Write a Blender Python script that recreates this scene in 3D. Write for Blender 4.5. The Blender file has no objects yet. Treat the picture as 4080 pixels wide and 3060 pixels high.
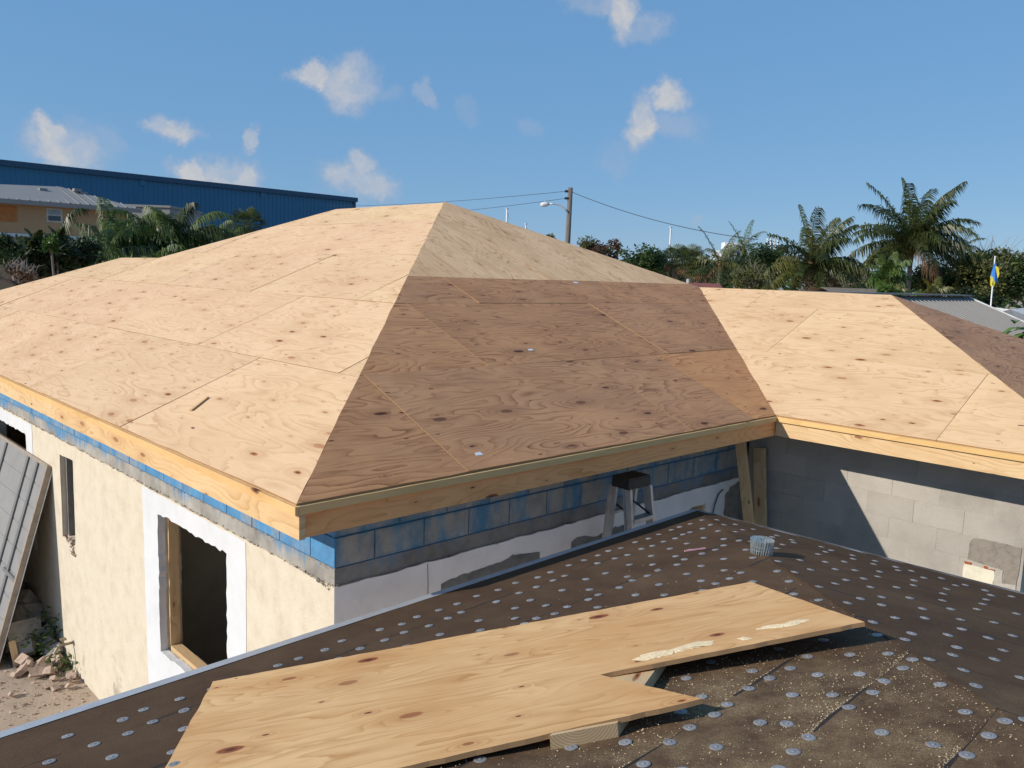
import bpy, math, random
from mathutils import Vector, Matrix, noise as mn
from mathutils.geometry import tessellate_polygon
rnd = random.Random(7)
R = math.radians
sc = bpy.context.scene
col = sc.collection

# ------------------------------------------------------------------ camera
FPX, YAW, PITCH, ROLL = 3300.85, -0.7702, -0.1313, 0.0342
CAM = Vector((-2.1348, -3.7817, 1.2218))
fwd = Vector((-math.sin(YAW)*math.cos(PITCH), math.cos(YAW)*math.cos(PITCH), math.sin(PITCH)))
r0 = Vector((math.cos(YAW), math.sin(YAW), 0)); u0 = r0.cross(fwd)
CR = math.cos(ROLL)*r0 + math.sin(ROLL)*u0
CU = -math.sin(ROLL)*r0 + math.cos(ROLL)*u0
cam = bpy.data.cameras.new('camera'); camo = bpy.data.objects.new('camera', cam); col.objects.link(camo)
cam.sensor_width = 36; cam.lens = FPX/4080*36; cam.clip_start = .05; cam.clip_end = 3000
camo.matrix_world = Matrix(((CR.x, CU.x, -fwd.x, CAM.x), (CR.y, CU.y, -fwd.y, CAM.y), (CR.z, CU.z, -fwd.z, CAM.z), (0, 0, 0, 1)))
sc.camera = camo
def rd(u, v): return fwd + (u-2040)/FPX*CR - (v-1530)/FPX*CU          # ray of a photo pixel
def at(u, v, dep): return CAM + rd(u, v)*dep                          # point at a depth in metres
def hit(u, v, n, c):
    n = Vector(n); d = rd(u, v); return CAM + d*((c - n.dot(CAM))/n.dot(d))

# ------------------------------------------------------------------ light and exposure
SUN = Vector((-.822, .329, .465)).normalized()
sl = bpy.data.lights.new('sun', 'SUN'); slo = bpy.data.objects.new('sun', sl); col.objects.link(slo)
sl.energy = 4.6; sl.angle = R(.53); sl.color = (1, .93, .82)
slo.rotation_euler = SUN.to_track_quat('Z', 'Y').to_euler(); slo.location = (-20, 8, 14)
sc.view_settings.view_transform = 'Standard'; sc.view_settings.look = 'None'
sc.view_settings.exposure = -.06; sc.view_settings.gamma = 1
sc.render.engine = 'CYCLES'; sc.cycles.max_bounces = 5; sc.cycles.diffuse_bounces = 3; sc.cycles.glossy_bounces = 2; sc.cycles.transmission_bounces = 2
sc.render.resolution_x, sc.render.resolution_y = 1024, 768

W = bpy.data.worlds.new('World'); sc.world = W; W.use_nodes = True; W.cycles.sampling_method = 'MANUAL'; W.cycles.sample_map_resolution = 256
def nodes_of(nt):
    nt.nodes.clear()
    def N(t, **k):
        n = nt.nodes.new(t)
        for a, b in k.items():
            if a.startswith('i_'):
                key = a[2:]; key = int(key) if key.isdigit() else key.replace('_', ' ')
                n.inputs[key].default_value = b
            else: setattr(n, a, b)
        return n
    def Lk(a, b): nt.links.new(a, b)
    return N, Lk
def world_nodes():
    N, Lk = nodes_of(W.node_tree)
    sky = N('ShaderNodeTexSky', sky_type='NISHITA'); sky.sun_disc = False
    sky.sun_elevation = math.asin(SUN.z); sky.sun_rotation = math.atan2(SUN.x, SUN.y)
    sky.altitude = 10; sky.air_density = 1.0; sky.dust_density = 0.0; sky.ozone_density = 2.2
    tc = N('ShaderNodeTexCoord')
    nz = N('ShaderNodeTexNoise', i_Scale=17.0, i_Detail=6.0, i_Roughness=.66); Lk(tc.outputs['Generated'], nz.inputs['Vector'])
    sub = N('ShaderNodeVectorMath', operation='SUBTRACT'); Lk(nz.outputs['Color'], sub.inputs[0]); sub.inputs[1].default_value = (.5, .5, .5)
    scl = N('ShaderNodeVectorMath', operation='SCALE', i_Scale=.07); Lk(sub.outputs[0], scl.inputs[0])
    add = N('ShaderNodeVectorMath', operation='ADD'); Lk(tc.outputs['Generated'], add.inputs[0]); Lk(scl.outputs[0], add.inputs[1])
    clouds = [(250,590,150,105,1),(210,520,80,70,1),(430,570,60,60,.35),(700,510,105,52,1),(1003,542,36,60,.9),(790,700,95,60,1),(935,690,120,75,1),
      (1265,300,95,52,1),(1410,325,115,105,1),(1540,380,90,40,.3),(1713,385,34,50,.6),(1860,460,60,50,.25),(1440,650,60,60,1),(1420,722,140,72,.9),
      (2400,10,140,50,.6),(2480,60,75,95,1),(2570,110,85,60,.6),(2665,380,95,58,1),(2560,510,62,105,1),(2680,500,110,65,.4),(2460,640,80,60,.35),(2110,525,45,35,.25),(2800,853,38,20,.3)]
    lst = []
    for (u, v, a, b, w) in clouds:
        d = rd(u, v); k = 1.18/d.length/FPX; lst.append((d.normalized(), a*k, b*k, w))
    cr = random.Random(3)
    for k in range(7):                                               # the same scattered fair-weather puffs on round the sky
        az = math.atan2(fwd.x, fwd.y) + R(42) + cr.random()*R(276); el = R(cr.uniform(4, 34)); s = cr.uniform(.02, .05)
        d = Vector((math.sin(az)*math.cos(el), math.cos(az)*math.cos(el), math.sin(el)))
        lst.append((d, s*1.3, s*.8, cr.choice((1, .9, .5))))
    acc = None
    for d, a, b, w in lst:
        q = d.to_track_quat('Z', 'Y').to_euler()                      # local Z points at the cloud, X level
        z = d; x = Vector((z.y, -z.x, 0)).normalized(); y = z.cross(x)
        m = Matrix((x, y, z)).transposed(); e = m.to_euler()
        mp = N('ShaderNodeMapping', vector_type='TEXTURE'); Lk(add.outputs[0], mp.inputs[0])
        mp.inputs['Location'].default_value = d; mp.inputs['Rotation'].default_value = e; mp.inputs['Scale'].default_value = (a, b, .5)
        ln = N('ShaderNodeVectorMath', operation='LENGTH'); Lk(mp.outputs[0], ln.inputs[0])
        mr = N('ShaderNodeMapRange', interpolation_type='SMOOTHSTEP'); Lk(ln.outputs['Value'], mr.inputs[0])
        mr.inputs[1].default_value = 1.18; mr.inputs[2].default_value = .42; mr.inputs[3].default_value = 0; mr.inputs[4].default_value = w
        if acc is None: acc = mr.outputs[0]
        else:
            mx = N('ShaderNodeMath', operation='MAXIMUM'); Lk(acc, mx.inputs[0]); Lk(mr.outputs[0], mx.inputs[1]); acc = mx.outputs[0]
    n2 = N('ShaderNodeTexNoise', i_Scale=26.0, i_Detail=4.0, i_Roughness=.6); Lk(add.outputs[0], n2.inputs['Vector'])
    n3 = N('ShaderNodeMapRange'); Lk(n2.outputs[0], n3.inputs[0]); n3.inputs[1].default_value = .3; n3.inputs[2].default_value = .62; n3.inputs[3].default_value = .55; n3.inputs[4].default_value = 1.0
    al = N('ShaderNodeMath', operation='MULTIPLY', use_clamp=True); Lk(acc, al.inputs[0]); Lk(n3.outputs[0], al.inputs[1])
    al2 = N('ShaderNodeMath', operation='MULTIPLY', use_clamp=True, i_1=.92); Lk(al.outputs[0], al2.inputs[0])
    cc = N('ShaderNodeMix', data_type='RGBA'); Lk(al.outputs[0], cc.inputs['Factor'])
    cc.inputs['A'].default_value = (3.6, 4.3, 5.9, 1); cc.inputs['B'].default_value = (6.1, 6.1, 6.2, 1)
    # sky tint
    hs = N('ShaderNodeMix', data_type='RGBA'); hs.inputs['Factor'].default_value = .68; Lk(sky.outputs[0], hs.inputs['A']); hs.inputs['B'].default_value = (1.55, 3.8, 7.1, 1)
    mix = N('ShaderNodeMix', data_type='RGBA'); Lk(al2.outputs[0], mix.inputs['Factor']); Lk(hs.outputs['Result'], mix.inputs['A']); Lk(cc.outputs['Result'], mix.inputs['B'])
    bg = N('ShaderNodeBackground', i_Strength=.1); Lk(mix.outputs['Result'], bg.inputs[0])
    out = N('ShaderNodeOutputWorld'); Lk(bg.outputs[0], out.inputs[0])
world_nodes()

# ------------------------------------------------------------------ materials
M = {}
def new_mat(name):
    m = bpy.data.materials.new(name); m.use_nodes = True; M[name] = m
    N, Lk = nodes_of(m.node_tree)
    b = N('ShaderNodeBsdfPrincipled'); o = N('ShaderNodeOutputMaterial'); Lk(b.outputs[0], o.inputs[0])
    return N, Lk, b
def c4(c): return (c[0], c[1], c[2], 1)
def ramp(N, Lk, src, stops):
    r = N('ShaderNodeValToRGB'); Lk(src, r.inputs[0]); e = r.color_ramp.elements
    while len(e) < len(stops): e.new(.5)
    for i, (p, c) in enumerate(stops): e[i].position = p; e[i].color = c4(c)
    return r.outputs[0]
def mixc(N, Lk, f, a, b, mode='MIX'):
    m = N('ShaderNodeMix', data_type='RGBA', blend_type=mode)
    for s, k in ((f, 'Factor'), (a, 'A'), (b, 'B')):
        if hasattr(s, 'links'): Lk(s, m.inputs[k])
        else: m.inputs[k].default_value = c4(s) if isinstance(s, tuple) else s
    return m.outputs['Result']
def math_(N, Lk, op, a, b=None, clamp=False):
    m = N('ShaderNodeMath', operation=op, use_clamp=clamp)
    for i, s in enumerate((a, b)):
        if s is None: continue
        if hasattr(s, 'links'): Lk(s, m.inputs[i])
        else: m.inputs[i].default_value = s
    return m.outputs[0]
def noise_(N, Lk, vec, scale, detail=3, rough=.55, stretch=None):
    if stretch:
        mp = N('ShaderNodeMapping'); Lk(vec, mp.inputs[0]); mp.inputs['Scale'].default_value = stretch; vec = mp.outputs[0]
    n = N('ShaderNodeTexNoise'); Lk(vec, n.inputs['Vector']); n.inputs['Scale'].default_value = scale; n.inputs['Detail'].default_value = detail; n.inputs['Roughness'].default_value = rough
    return n.outputs[0]
def rng(N, Lk, s, a, b, c=0., d=1., smooth=False):
    m = N('ShaderNodeMapRange'); Lk(s, m.inputs[0])
    if smooth: m.interpolation_type = 'SMOOTHSTEP'
    for i, v in enumerate((a, b, c, d)): m.inputs[i+1].default_value = v
    return m.outputs[0]
def bump(N, Lk, b, h, strength=.3, dist=.01):
    n = N('ShaderNodeBump', i_Strength=strength, i_Distance=dist); Lk(h, n.inputs['Height']); Lk(n.outputs[0], b.inputs['Normal'])

def simple(name, colr, rough=.7, metal=0., var=.25, scale=6., bmp=0., bscale=60., dark=None, stretch=None, objvar=0.):
    N, Lk, b = new_mat(name)
    g = N('ShaderNodeNewGeometry')
    n1 = noise_(N, Lk, g.outputs['Position'], scale, 5, .6, stretch)
    d = dark or tuple(c*(1-var) for c in colr); l = tuple(min(1, c*(1+var*.6)) for c in colr)
    c = ramp(N, Lk, n1, [(.3, d), (.5, colr), (.72, l)])
    if objvar:
        oi = N('ShaderNodeObjectInfo'); c = mixc(N, Lk, rng(N, Lk, oi.outputs['Random'], 0, 1, 0, objvar), c, tuple(x*.55 for x in colr))
    Lk(c, b.inputs['Base Color']); b.inputs['Roughness'].default_value = rough; b.inputs['Metallic'].default_value = metal
    if bmp: bump(N, Lk, b, noise_(N, Lk, g.outputs['Position'], bscale, 4, .6), bmp, .01)
    return M[name]

def plywood(name, light, mid, dark, knot, tintA=(1, 1, 1), tintB=(1, .95, .9), ring_amt=.75, kx=1.5, ky=4.4, kgate=.3, kr=.062, rings=13., weather=None, nails=False, gatevar=0., kdark=(.1, .035, .015)):
    N, Lk, b = new_mat(name)
    tc = N('ShaderNodeTexCoord'); oi = N('ShaderNodeObjectInfo')
    off = N('ShaderNodeVectorMath', operation='SCALE'); cx = N('ShaderNodeCombineXYZ'); Lk(oi.outputs['Random'], cx.inputs[0]); Lk(oi.outputs['Random'], cx.inputs[1]); cx.inputs[2].default_value = 0
    Lk(cx.outputs[0], off.inputs[0]); off.inputs['Scale'].default_value = 61.7
    ad = N('ShaderNodeVectorMath', operation='ADD'); Lk(tc.outputs['Object'], ad.inputs[0]); Lk(off.outputs[0], ad.inputs[1]); P = ad.outputs[0]
    # knots
    wob = noise_(N, Lk, P, 18., 2, .5)
    mp = N('ShaderNodeMapping'); Lk(P, mp.inputs[0]); mp.inputs['Scale'].default_value = (kx, ky, 0)
    vo = N('ShaderNodeTexVoronoi', voronoi_dimensions='2D', feature='F1'); Lk(mp.outputs[0], vo.inputs['Vector']); vo.inputs['Scale'].default_value = 1
    sepc = N('ShaderNodeSeparateColor'); Lk(vo.outputs['Color'], sepc.inputs[0])
    r3 = math_(N, Lk, 'FRACT', math_(N, Lk, 'MULTIPLY', oi.outputs['Random'], 13.7))
    gate = math_(N, Lk, 'GREATER_THAN', sepc.outputs[0], rng(N, Lk, r3, 0, 1, kgate-gatevar*.3, kgate+gatevar))
    size = math_(N, Lk, 'ADD', .28, math_(N, Lk, 'POWER', sepc.outputs[1], 2.2))
    dk = math_(N, Lk, 'DIVIDE', math_(N, Lk, 'ADD', vo.outputs['Distance'], math_(N, Lk, 'MULTIPLY', math_(N, Lk, 'SUBTRACT', wob, .5), .05)), size)
    kmask = math_(N, Lk, 'MULTIPLY', rng(N, Lk, dk, kr, kr*.72, 0, 1, True), gate)
    kcore = math_(N, Lk, 'MULTIPLY', rng(N, Lk, dk, kr*.55, kr*.2, 0, 1, True), math_(N, Lk, 'GREATER_THAN', sepc.outputs[2], .55))
    halo = math_(N, Lk, 'MULTIPLY', rng(N, Lk, dk, kr*4.5, kr*.6, 0, 1, True), gate)
    # growth rings cut flat by the peeling knife
    f1 = noise_(N, Lk, P, 1.0, 2.2, .5, (.55, 2.6, 1))
    f2 = noise_(N, Lk, P, 1.0, 3, .55, (2.6, 9., 1))
    f = math_(N, Lk, 'ADD', math_(N, Lk, 'MULTIPLY', f1, rings), math_(N, Lk, 'MULTIPLY', f2, 1.5))
    f = math_(N, Lk, 'ADD', f, math_(N, Lk, 'MULTIPLY', halo, 1.7))
    fr = math_(N, Lk, 'FRACT', f)
    band = ramp(N, Lk, fr, [(0, (0, 0, 0)), (.45, (.12, .12, .12)), (.8, (.55, .55, .55)), (.93, (1, 1, 1)), (1., (.05, .05, .05))])
    soft = noise_(N, Lk, P, 1., 3, .6, (1.3, 5, 1))
    band = math_(N, Lk, 'MULTIPLY', band, rng(N, Lk, soft, .35, .65, .15, 1.))
    fib = noise_(N, Lk, P, 1., 3, .6, (7., 190., 1))
    lt = light
    if weather: lt = mixc(N, Lk, rng(N, Lk, noise_(N, Lk, P, 2.3, 4, .65, (.7, 1.3, 1)), .4, .66, 0, .8), light, weather)
    base = mixc(N, Lk, math_(N, Lk, 'MULTIPLY', band, ring_amt, True), lt, mid)
    base = mixc(N, Lk, rng(N, Lk, fib, .42, .72, 0, .3), base, dark)
    base = mixc(N, Lk, rng(N, Lk, noise_(N, Lk, P, 1.1, 4, .6), .42, .7, 0, .38), base, mid)
    base = mixc(N, Lk, math_(N, Lk, 'MULTIPLY', halo, .34), base, dark)
    base = mixc(N, Lk, math_(N, Lk, 'MULTIPLY', kmask, rng(N, Lk, sepc.outputs[2], 0, 1, .6, 1.)), base, knot)
    base = mixc(N, Lk, kcore, base, kdark)
    if nails:                                                        # small pin knots between the big ones
        mp2 = N('ShaderNodeMapping'); Lk(P, mp2.inputs[0]); mp2.inputs['Scale'].default_value = (kx*1.9, ky*1.7, 0); mp2.inputs['Location'].default_value = (5.3, 2.1, 0)
        v2 = N('ShaderNodeTexVoronoi', voronoi_dimensions='2D', feature='F1'); Lk(mp2.outputs[0], v2.inputs['Vector']); v2.inputs['Scale'].default_value = 1
        s2 = N('ShaderNodeSeparateColor'); Lk(v2.outputs['Color'], s2.inputs[0])
        pk = math_(N, Lk, 'MULTIPLY', math_(N, Lk, 'LESS_THAN', v2.outputs['Distance'], math_(N, Lk, 'MULTIPLY', s2.outputs[1], .07)), rng(N, Lk, s2.outputs[0], .45, .6, 0, .75))
        base = mixc(N, Lk, pk, base, knot)
    if nails:
        so = N('ShaderNodeSeparateXYZ'); Lk(tc.outputs['Object'], so.inputs[0])
        def per(sv, p): return math_(N, Lk, 'MULTIPLY', math_(N, Lk, 'ABSOLUTE', math_(N, Lk, 'SUBTRACT', math_(N, Lk, 'FRACT', math_(N, Lk, 'DIVIDE', sv, p)), .5)), p)
        fx, fy = per(so.outputs[0], .61), per(so.outputs[1], .152)
        dn = math_(N, Lk, 'ADD', math_(N, Lk, 'MULTIPLY', fx, fx), math_(N, Lk, 'MULTIPLY', fy, fy))
        base = mixc(N, Lk, rng(N, Lk, dn, .00003, .000012, 0, .55), base, (.2, .12, .06))
    r2 = math_(N, Lk, 'FRACT', math_(N, Lk, 'MULTIPLY', oi.outputs['Random'], 7.31))
    tint = mixc(N, Lk, r2, tintA, tintB)
    base = mixc(N, Lk, 1., base, tint, 'MULTIPLY')
    vv = rng(N, Lk, r3, 0, 1, .965, 1.03); cv = N('ShaderNodeCombineColor'); [Lk(vv, cv.inputs[q]) for q in range(3)]
    base = mixc(N, Lk, 1., base, cv.outputs[0], 'MULTIPLY')
    Lk(base, b.inputs['Base Color']); b.inputs['Roughness'].default_value = .62; b.inputs['Specular IOR Level'].default_value = .25
    h = math_(N, Lk, 'ADD', math_(N, Lk, 'MULTIPLY', band, .25), math_(N, Lk, 'MULTIPLY', fib, .4))
    h = math_(N, Lk, 'SUBTRACT', h, math_(N, Lk, 'MULTIPLY', kmask, 1.2))
    bump(N, Lk, b, h, .35, .0025)
    return M[name]
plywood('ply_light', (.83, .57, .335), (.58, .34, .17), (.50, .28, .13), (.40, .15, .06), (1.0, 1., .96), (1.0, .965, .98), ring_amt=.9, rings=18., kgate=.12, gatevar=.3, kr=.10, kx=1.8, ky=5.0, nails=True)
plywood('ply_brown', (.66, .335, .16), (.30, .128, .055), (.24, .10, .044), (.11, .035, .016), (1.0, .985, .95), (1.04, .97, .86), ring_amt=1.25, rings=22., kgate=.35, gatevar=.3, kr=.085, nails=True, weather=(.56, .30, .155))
plywood('ply_orange', (.78, .36, .14), (.42, .165, .06), (.34, .13, .05), (.14, .045, .02), (1, 1, 1), (1, 1, 1), ring_amt=1.1, rings=18., kgate=.35, kr=.085, nails=True)
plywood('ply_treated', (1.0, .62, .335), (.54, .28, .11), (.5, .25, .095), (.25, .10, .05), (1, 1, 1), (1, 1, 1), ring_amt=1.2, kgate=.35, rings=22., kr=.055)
plywood('ply_loose', (.82, .515, .245), (.53, .265, .095), (.46, .21, .075), (.27, .075, .028), (1, 1, 1), (1, 1, 1), ring_amt=1.1, kgate=.08, kr=.10, kx=2.4, ky=4.6, rings=28., weather=(.68, .36, .14))
plywood('lumber', (.78, .56, .32), (.57, .345, .155), (.50, .28, .12), (.26, .085, .035), (1, 1, 1), (1., .96, .9), ring_amt=1.1, kx=1.9, ky=6., kgate=.35, kr=.10, rings=22.)
plywood('lumber_shade_lift', (.95, .48, .205), (.70, .30, .105), (.6, .24, .08), (.26, .085, .035), (1, 1, 1), (1., .96, .9), ring_amt=1.1, kx=1.9, ky=6., kgate=.35, kr=.10, rings=22.)  # shaded front fascia's copy of lumber, colour lifted redder to offset the shade
plywood('lumber_pale', (.66, .48, .28), (.52, .33, .17), (.46, .28, .14), (.33, .14, .06), (1, 1, 1), (1, .96, .9), ring_amt=.6, kx=1.2, ky=5., kgate=.5, kr=.06, rings=10.)
plywood('lumber_green', (.84, .52, .235), (.60, .35, .13), (.5, .27, .09), (.28, .12, .05), (1, 1, 1), (.97, 1, .93), ring_amt=.6, kx=1.0, ky=3., kgate=.7, kr=.06, rings=9.)
def endgrain():
    N, Lk, b = new_mat('end_grain'); tc = N('ShaderNodeTexCoord')
    sp = N('ShaderNodeSeparateXYZ'); Lk(tc.outputs['Object'], sp.inputs[0])
    y = math_(N, Lk, 'SUBTRACT', sp.outputs[1], .01); z = math_(N, Lk, 'SUBTRACT', sp.outputs[2], .075)
    rr = math_(N, Lk, 'SQRT', math_(N, Lk, 'ADD', math_(N, Lk, 'MULTIPLY', y, y), math_(N, Lk, 'MULTIPLY', z, z)))
    fr = math_(N, Lk, 'FRACT', math_(N, Lk, 'MULTIPLY', rr, 115.))
    c = ramp(N, Lk, fr, [(0, (.62, .44, .25)), (.55, (.58, .40, .21)), (.85, (.40, .22, .10)), (1, (.6, .42, .23))])
    Lk(c, b.inputs['Base Color']); b.inputs['Roughness'].default_value = .8
endgrain()
def plyedge():
    N, Lk, b = new_mat('ply_edge'); tc = N('ShaderNodeTexCoord'); sp = N('ShaderNodeSeparateXYZ'); Lk(tc.outputs['Object'], sp.inputs[0])
    fr = math_(N, Lk, 'FRACT', math_(N, Lk, 'ADD', math_(N, Lk, 'MULTIPLY', sp.outputs[2], 260.), math_(N, Lk, 'MULTIPLY', noise_(N, Lk, tc.outputs['Object'], 9., 3), .5)))
    c = ramp(N, Lk, fr, [(0, (.50, .31, .15)), (.5, (.40, .22, .10)), (.7, (.22, .10, .045)), (1, (.52, .33, .16))])
    Lk(c, b.inputs['Base Color']); b.inputs['Roughness'].default_value = .85
plyedge()

def felt():
    N, Lk, b = new_mat('felt'); g = N('ShaderNodeNewGeometry'); P = g.outputs['Position']; oi = N('ShaderNodeObjectInfo')
    n1 = noise_(N, Lk, P, 2.2, 6, .65); n2 = noise_(N, Lk, P, 9., 5, .7); n3 = noise_(N, Lk, P, 260., 2, .5)
    c = ramp(N, Lk, n1, [(.3, (.074, .042, .025)), (.5, (.102, .059, .034)), (.7, (.137, .083, .047))])
    c = mixc(N, Lk, rng(N, Lk, n2, .52, .75, 0, .45), c, (.115, .078, .05))
    dm = math_(N, Lk, 'MULTIPLY', rng(N, Lk, n3, .52, .66, 0, .75), rng(N, Lk, noise_(N, Lk, P, 2.6, 5, .7), .40, .66, .08, 1.))
    c = mixc(N, Lk, dm, c, (.22, .145, .085))
    dd = N('ShaderNodeVectorMath', operation='DISTANCE'); Lk(P, dd.inputs[0]); dd.inputs[1].default_value = (.12, -2.65, -.17)
    near = rng(N, Lk, dd.outputs['Value'], 1.25, .25, 0, 1, True)
    pd = math_(N, Lk, 'MULTIPLY', math_(N, Lk, 'MULTIPLY', near, rng(N, Lk, noise_(N, Lk, P, 6., 6, .7), .38, .66, 0, 1)), rng(N, Lk, noise_(N, Lk, P, 190., 3, .6), .38, .6, .15, .8))
    c = mixc(N, Lk, rng(N, Lk, oi.outputs['Random'], 0, 1, 0, .25), c, (.045, .030, .022))
    c = mixc(N, Lk, pd, c, (.36, .255, .14))
    Lk(c, b.inputs['Base Color']); b.inputs['Roughness'].default_value = .9; b.inputs['Specular IOR Level'].default_value = .12
    bump(N, Lk, b, math_(N, Lk, 'ADD', n3, math_(N, Lk, 'MULTIPLY', noise_(N, Lk, P, 5., 3), 3.)), .35, .006)
felt()
simple('felt_lap_shade', (.022, .015, .012), .9, 0, .4, 30.)  # shade under the curled felt laps, painted as a near-black line
def stucco():
    N, Lk, b = new_mat('stucco'); g = N('ShaderNodeNewGeometry'); P = g.outputs['Position']
    n1 = noise_(N, Lk, P, 5., 6, .65); n2 = noise_(N, Lk, P, 3., 5, .6, (1, 1, .35)); n3 = noise_(N, Lk, P, 1.8, 6, .7)
    c = ramp(N, Lk, n1, [(.3, (.57, .49, .375)), (.5, (.655, .575, .45)), (.7, (.70, .625, .505))])
    c = mixc(N, Lk, rng(N, Lk, n2, .5, .75, 0, .45), c, (.66, .60, .46))
    sp = N('ShaderNodeSeparateXYZ'); Lk(P, sp.inputs[0])
    low = rng(N, Lk, sp.outputs[2], -2.2, -3.4, 0, 1)
    st = math_(N, Lk, 'MULTIPLY', rng(N, Lk, n3, .57, .66, 0, .75), low)
    c = mixc(N, Lk, st, c, (.25, .22, .17))
    Lk(c, b.inputs['Base Color']); b.inputs['Roughness'].default_value = .9
    bump(N, Lk, b, noise_(N, Lk, P, 45., 5, .7), .4, .012)
stucco()
simple('white_paint', (.67, .68, .70), .75, 0, .07, 4., .2, 30.)
simple('white_wall', (.86, .81, .77), .8, 0, .1, 3., .2, 30.)
simple('bare_cement', (.21, .20, .185), .9, 0, .35, 7., .4, 60.)
simple('ragged_mortar', (.27, .24, .2), .95, 0, .5, 30., .9, 60.)
simple('pink_rubble', (.45, .34, .27), .95, 0, .4, 14., .8, 50.)
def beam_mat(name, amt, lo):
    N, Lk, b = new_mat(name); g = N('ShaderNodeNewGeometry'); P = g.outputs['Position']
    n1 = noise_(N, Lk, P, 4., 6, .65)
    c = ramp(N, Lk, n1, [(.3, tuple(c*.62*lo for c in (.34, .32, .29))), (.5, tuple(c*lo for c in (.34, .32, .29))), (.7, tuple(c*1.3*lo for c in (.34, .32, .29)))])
    # blue waterproofing that ran down from the blocks
    dr = noise_(N, Lk, P, 1., 4, .65, (9, 9, .6)); sp = N('ShaderNodeSeparateXYZ'); Lk(P, sp.inputs[0])
    top = rng(N, Lk, sp.outputs[2], -.80, -.68, -.12, .10)
    blk = rng(N, Lk, noise_(N, Lk, P, .9, 3, .5, (1, 1, .2)), .35, .7, -.2, .28)
    m = rng(N, Lk, math_(N, Lk, 'ADD', math_(N, Lk, 'ADD', dr, top), blk), .52, .72, 0, amt)
    c = mixc(N, Lk, m, c, (.05, .22, .44))
    Lk(c, b.inputs['Base Color']); b.inputs['Roughness'].default_value = .85
    bump(N, Lk, b, noise_(N, Lk, P, 60., 4, .7), .5, .01)
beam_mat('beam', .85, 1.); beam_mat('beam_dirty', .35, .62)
def blue_block(name, amount, ca, cb):
    N, Lk, b = new_mat(name); g = N('ShaderNodeNewGeometry'); P = g.outputs['Position']; tc = N('ShaderNodeTexCoord'); oi = N('ShaderNodeObjectInfo')
    n1 = noise_(N, Lk, P, 5., 6, .65); pore = noise_(N, Lk, P, 130., 3, .6)
    gray = ramp(N, Lk, n1, [(.3, (.24, .235, .215)), (.6, (.36, .35, .32))])
    blue = ramp(N, Lk, n1, [(.3, ca), (.7, cb)])
    gn = N('ShaderNodeSeparateXYZ'); Lk(tc.outputs['Generated'], gn.inputs[0])
    def edge(s): return math_(N, Lk, 'ABSOLUTE', math_(N, Lk, 'SUBTRACT', s, .5))
    ed = math_(N, Lk, 'MAXIMUM', edge(gn.outputs[0]), edge(gn.outputs[2]))
    k = math_(N, Lk, 'ADD', math_(N, Lk, 'MULTIPLY', rng(N, Lk, ed, .36, .5, 0, 1), .08), math_(N, Lk, 'ADD', noise_(N, Lk, P, 1., 6, .68, (4.2, 4.2, 1.5)), math_(N, Lk, 'MULTIPLY', oi.outputs['Random'], .08)))
    m = rng(N, Lk, k, .75-amount, .95-amount, 0, .92)
    c = mixc(N, Lk, m, gray, blue); c = mixc(N, Lk, rng(N, Lk, pore, .58, .7, 0, .35), c, (.12, .13, .14))
    Lk(c, b.inputs['Base Color']); b.inputs['Roughness'].default_value = .85
    bump(N, Lk, b, pore, .6, .01)
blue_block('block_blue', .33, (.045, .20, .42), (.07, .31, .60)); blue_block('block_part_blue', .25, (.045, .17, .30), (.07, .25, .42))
simple('blue_mortar', (.05, .15, .27), .85, 0, .4, 9., .3, 60.)
simple('block_gray', (.50, .455, .395), .9, 0, .22, 2.2, .8, 150., None, None, .28)
simple('mortar_gray', (.48, .44, .38), .95, 0, .2, 20., .6, 100.)
simple('old_cement', (.27, .235, .195), .95, 0, .3, 18., .5, 60.)
simple('cream_patch', (.76, .70, .54), .9, 0, .12, 10., .2, 50.)
simple('red_trim', (.38, .09, .03), .9, 0, .3, 30.)
simple('dark_room', (.5, .46, .38), .95, 0, .2, 2.)
simple('drip_metal', (.52, .53, .55), .45, .35, .12, 8.)
simple('tin_cap', (.285, .28, .285), .6, .1, .3, 30., 0, 60., None, None, .35)
simple('nail_wire', (.72, .80, .82), .28, .8, .2, 60.)
simple('aluminium', (.50, .50, .50), .38, .7, .15, 12.)
simple('black_plastic', (.02, .02, .021), .5, 0, .3, 10.)
simple('panel_gray', (.27, .265, .26), .5, .1, .12, 5.)
simple('panel_dark', (.17, .17, .17), .55, .1, .15, 9.)
simple('panel_edge', (.30, .25, .20), .7, .1, .25, 12.)
simple('sawdust', (.86, .66, .40), .95, 0, .25, 90.)
simple('dirt', (.40, .31, .235), .97, 0, .3, 1.3, .7, 40.)
simple('rock_pink', (.47, .35, .27), .95, 0, .3, 12., .6, 60.)
simple('rock_gray', (.32, .30, .27), .95, 0, .3, 12., .6, 60.)
simple('brass', (.35, .28, .18), .5, .5)
simple('paper', (.75, .75, .75), .8, 0, .05)
simple('pink_plastic', (.7, .35, .38), .6)
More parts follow.
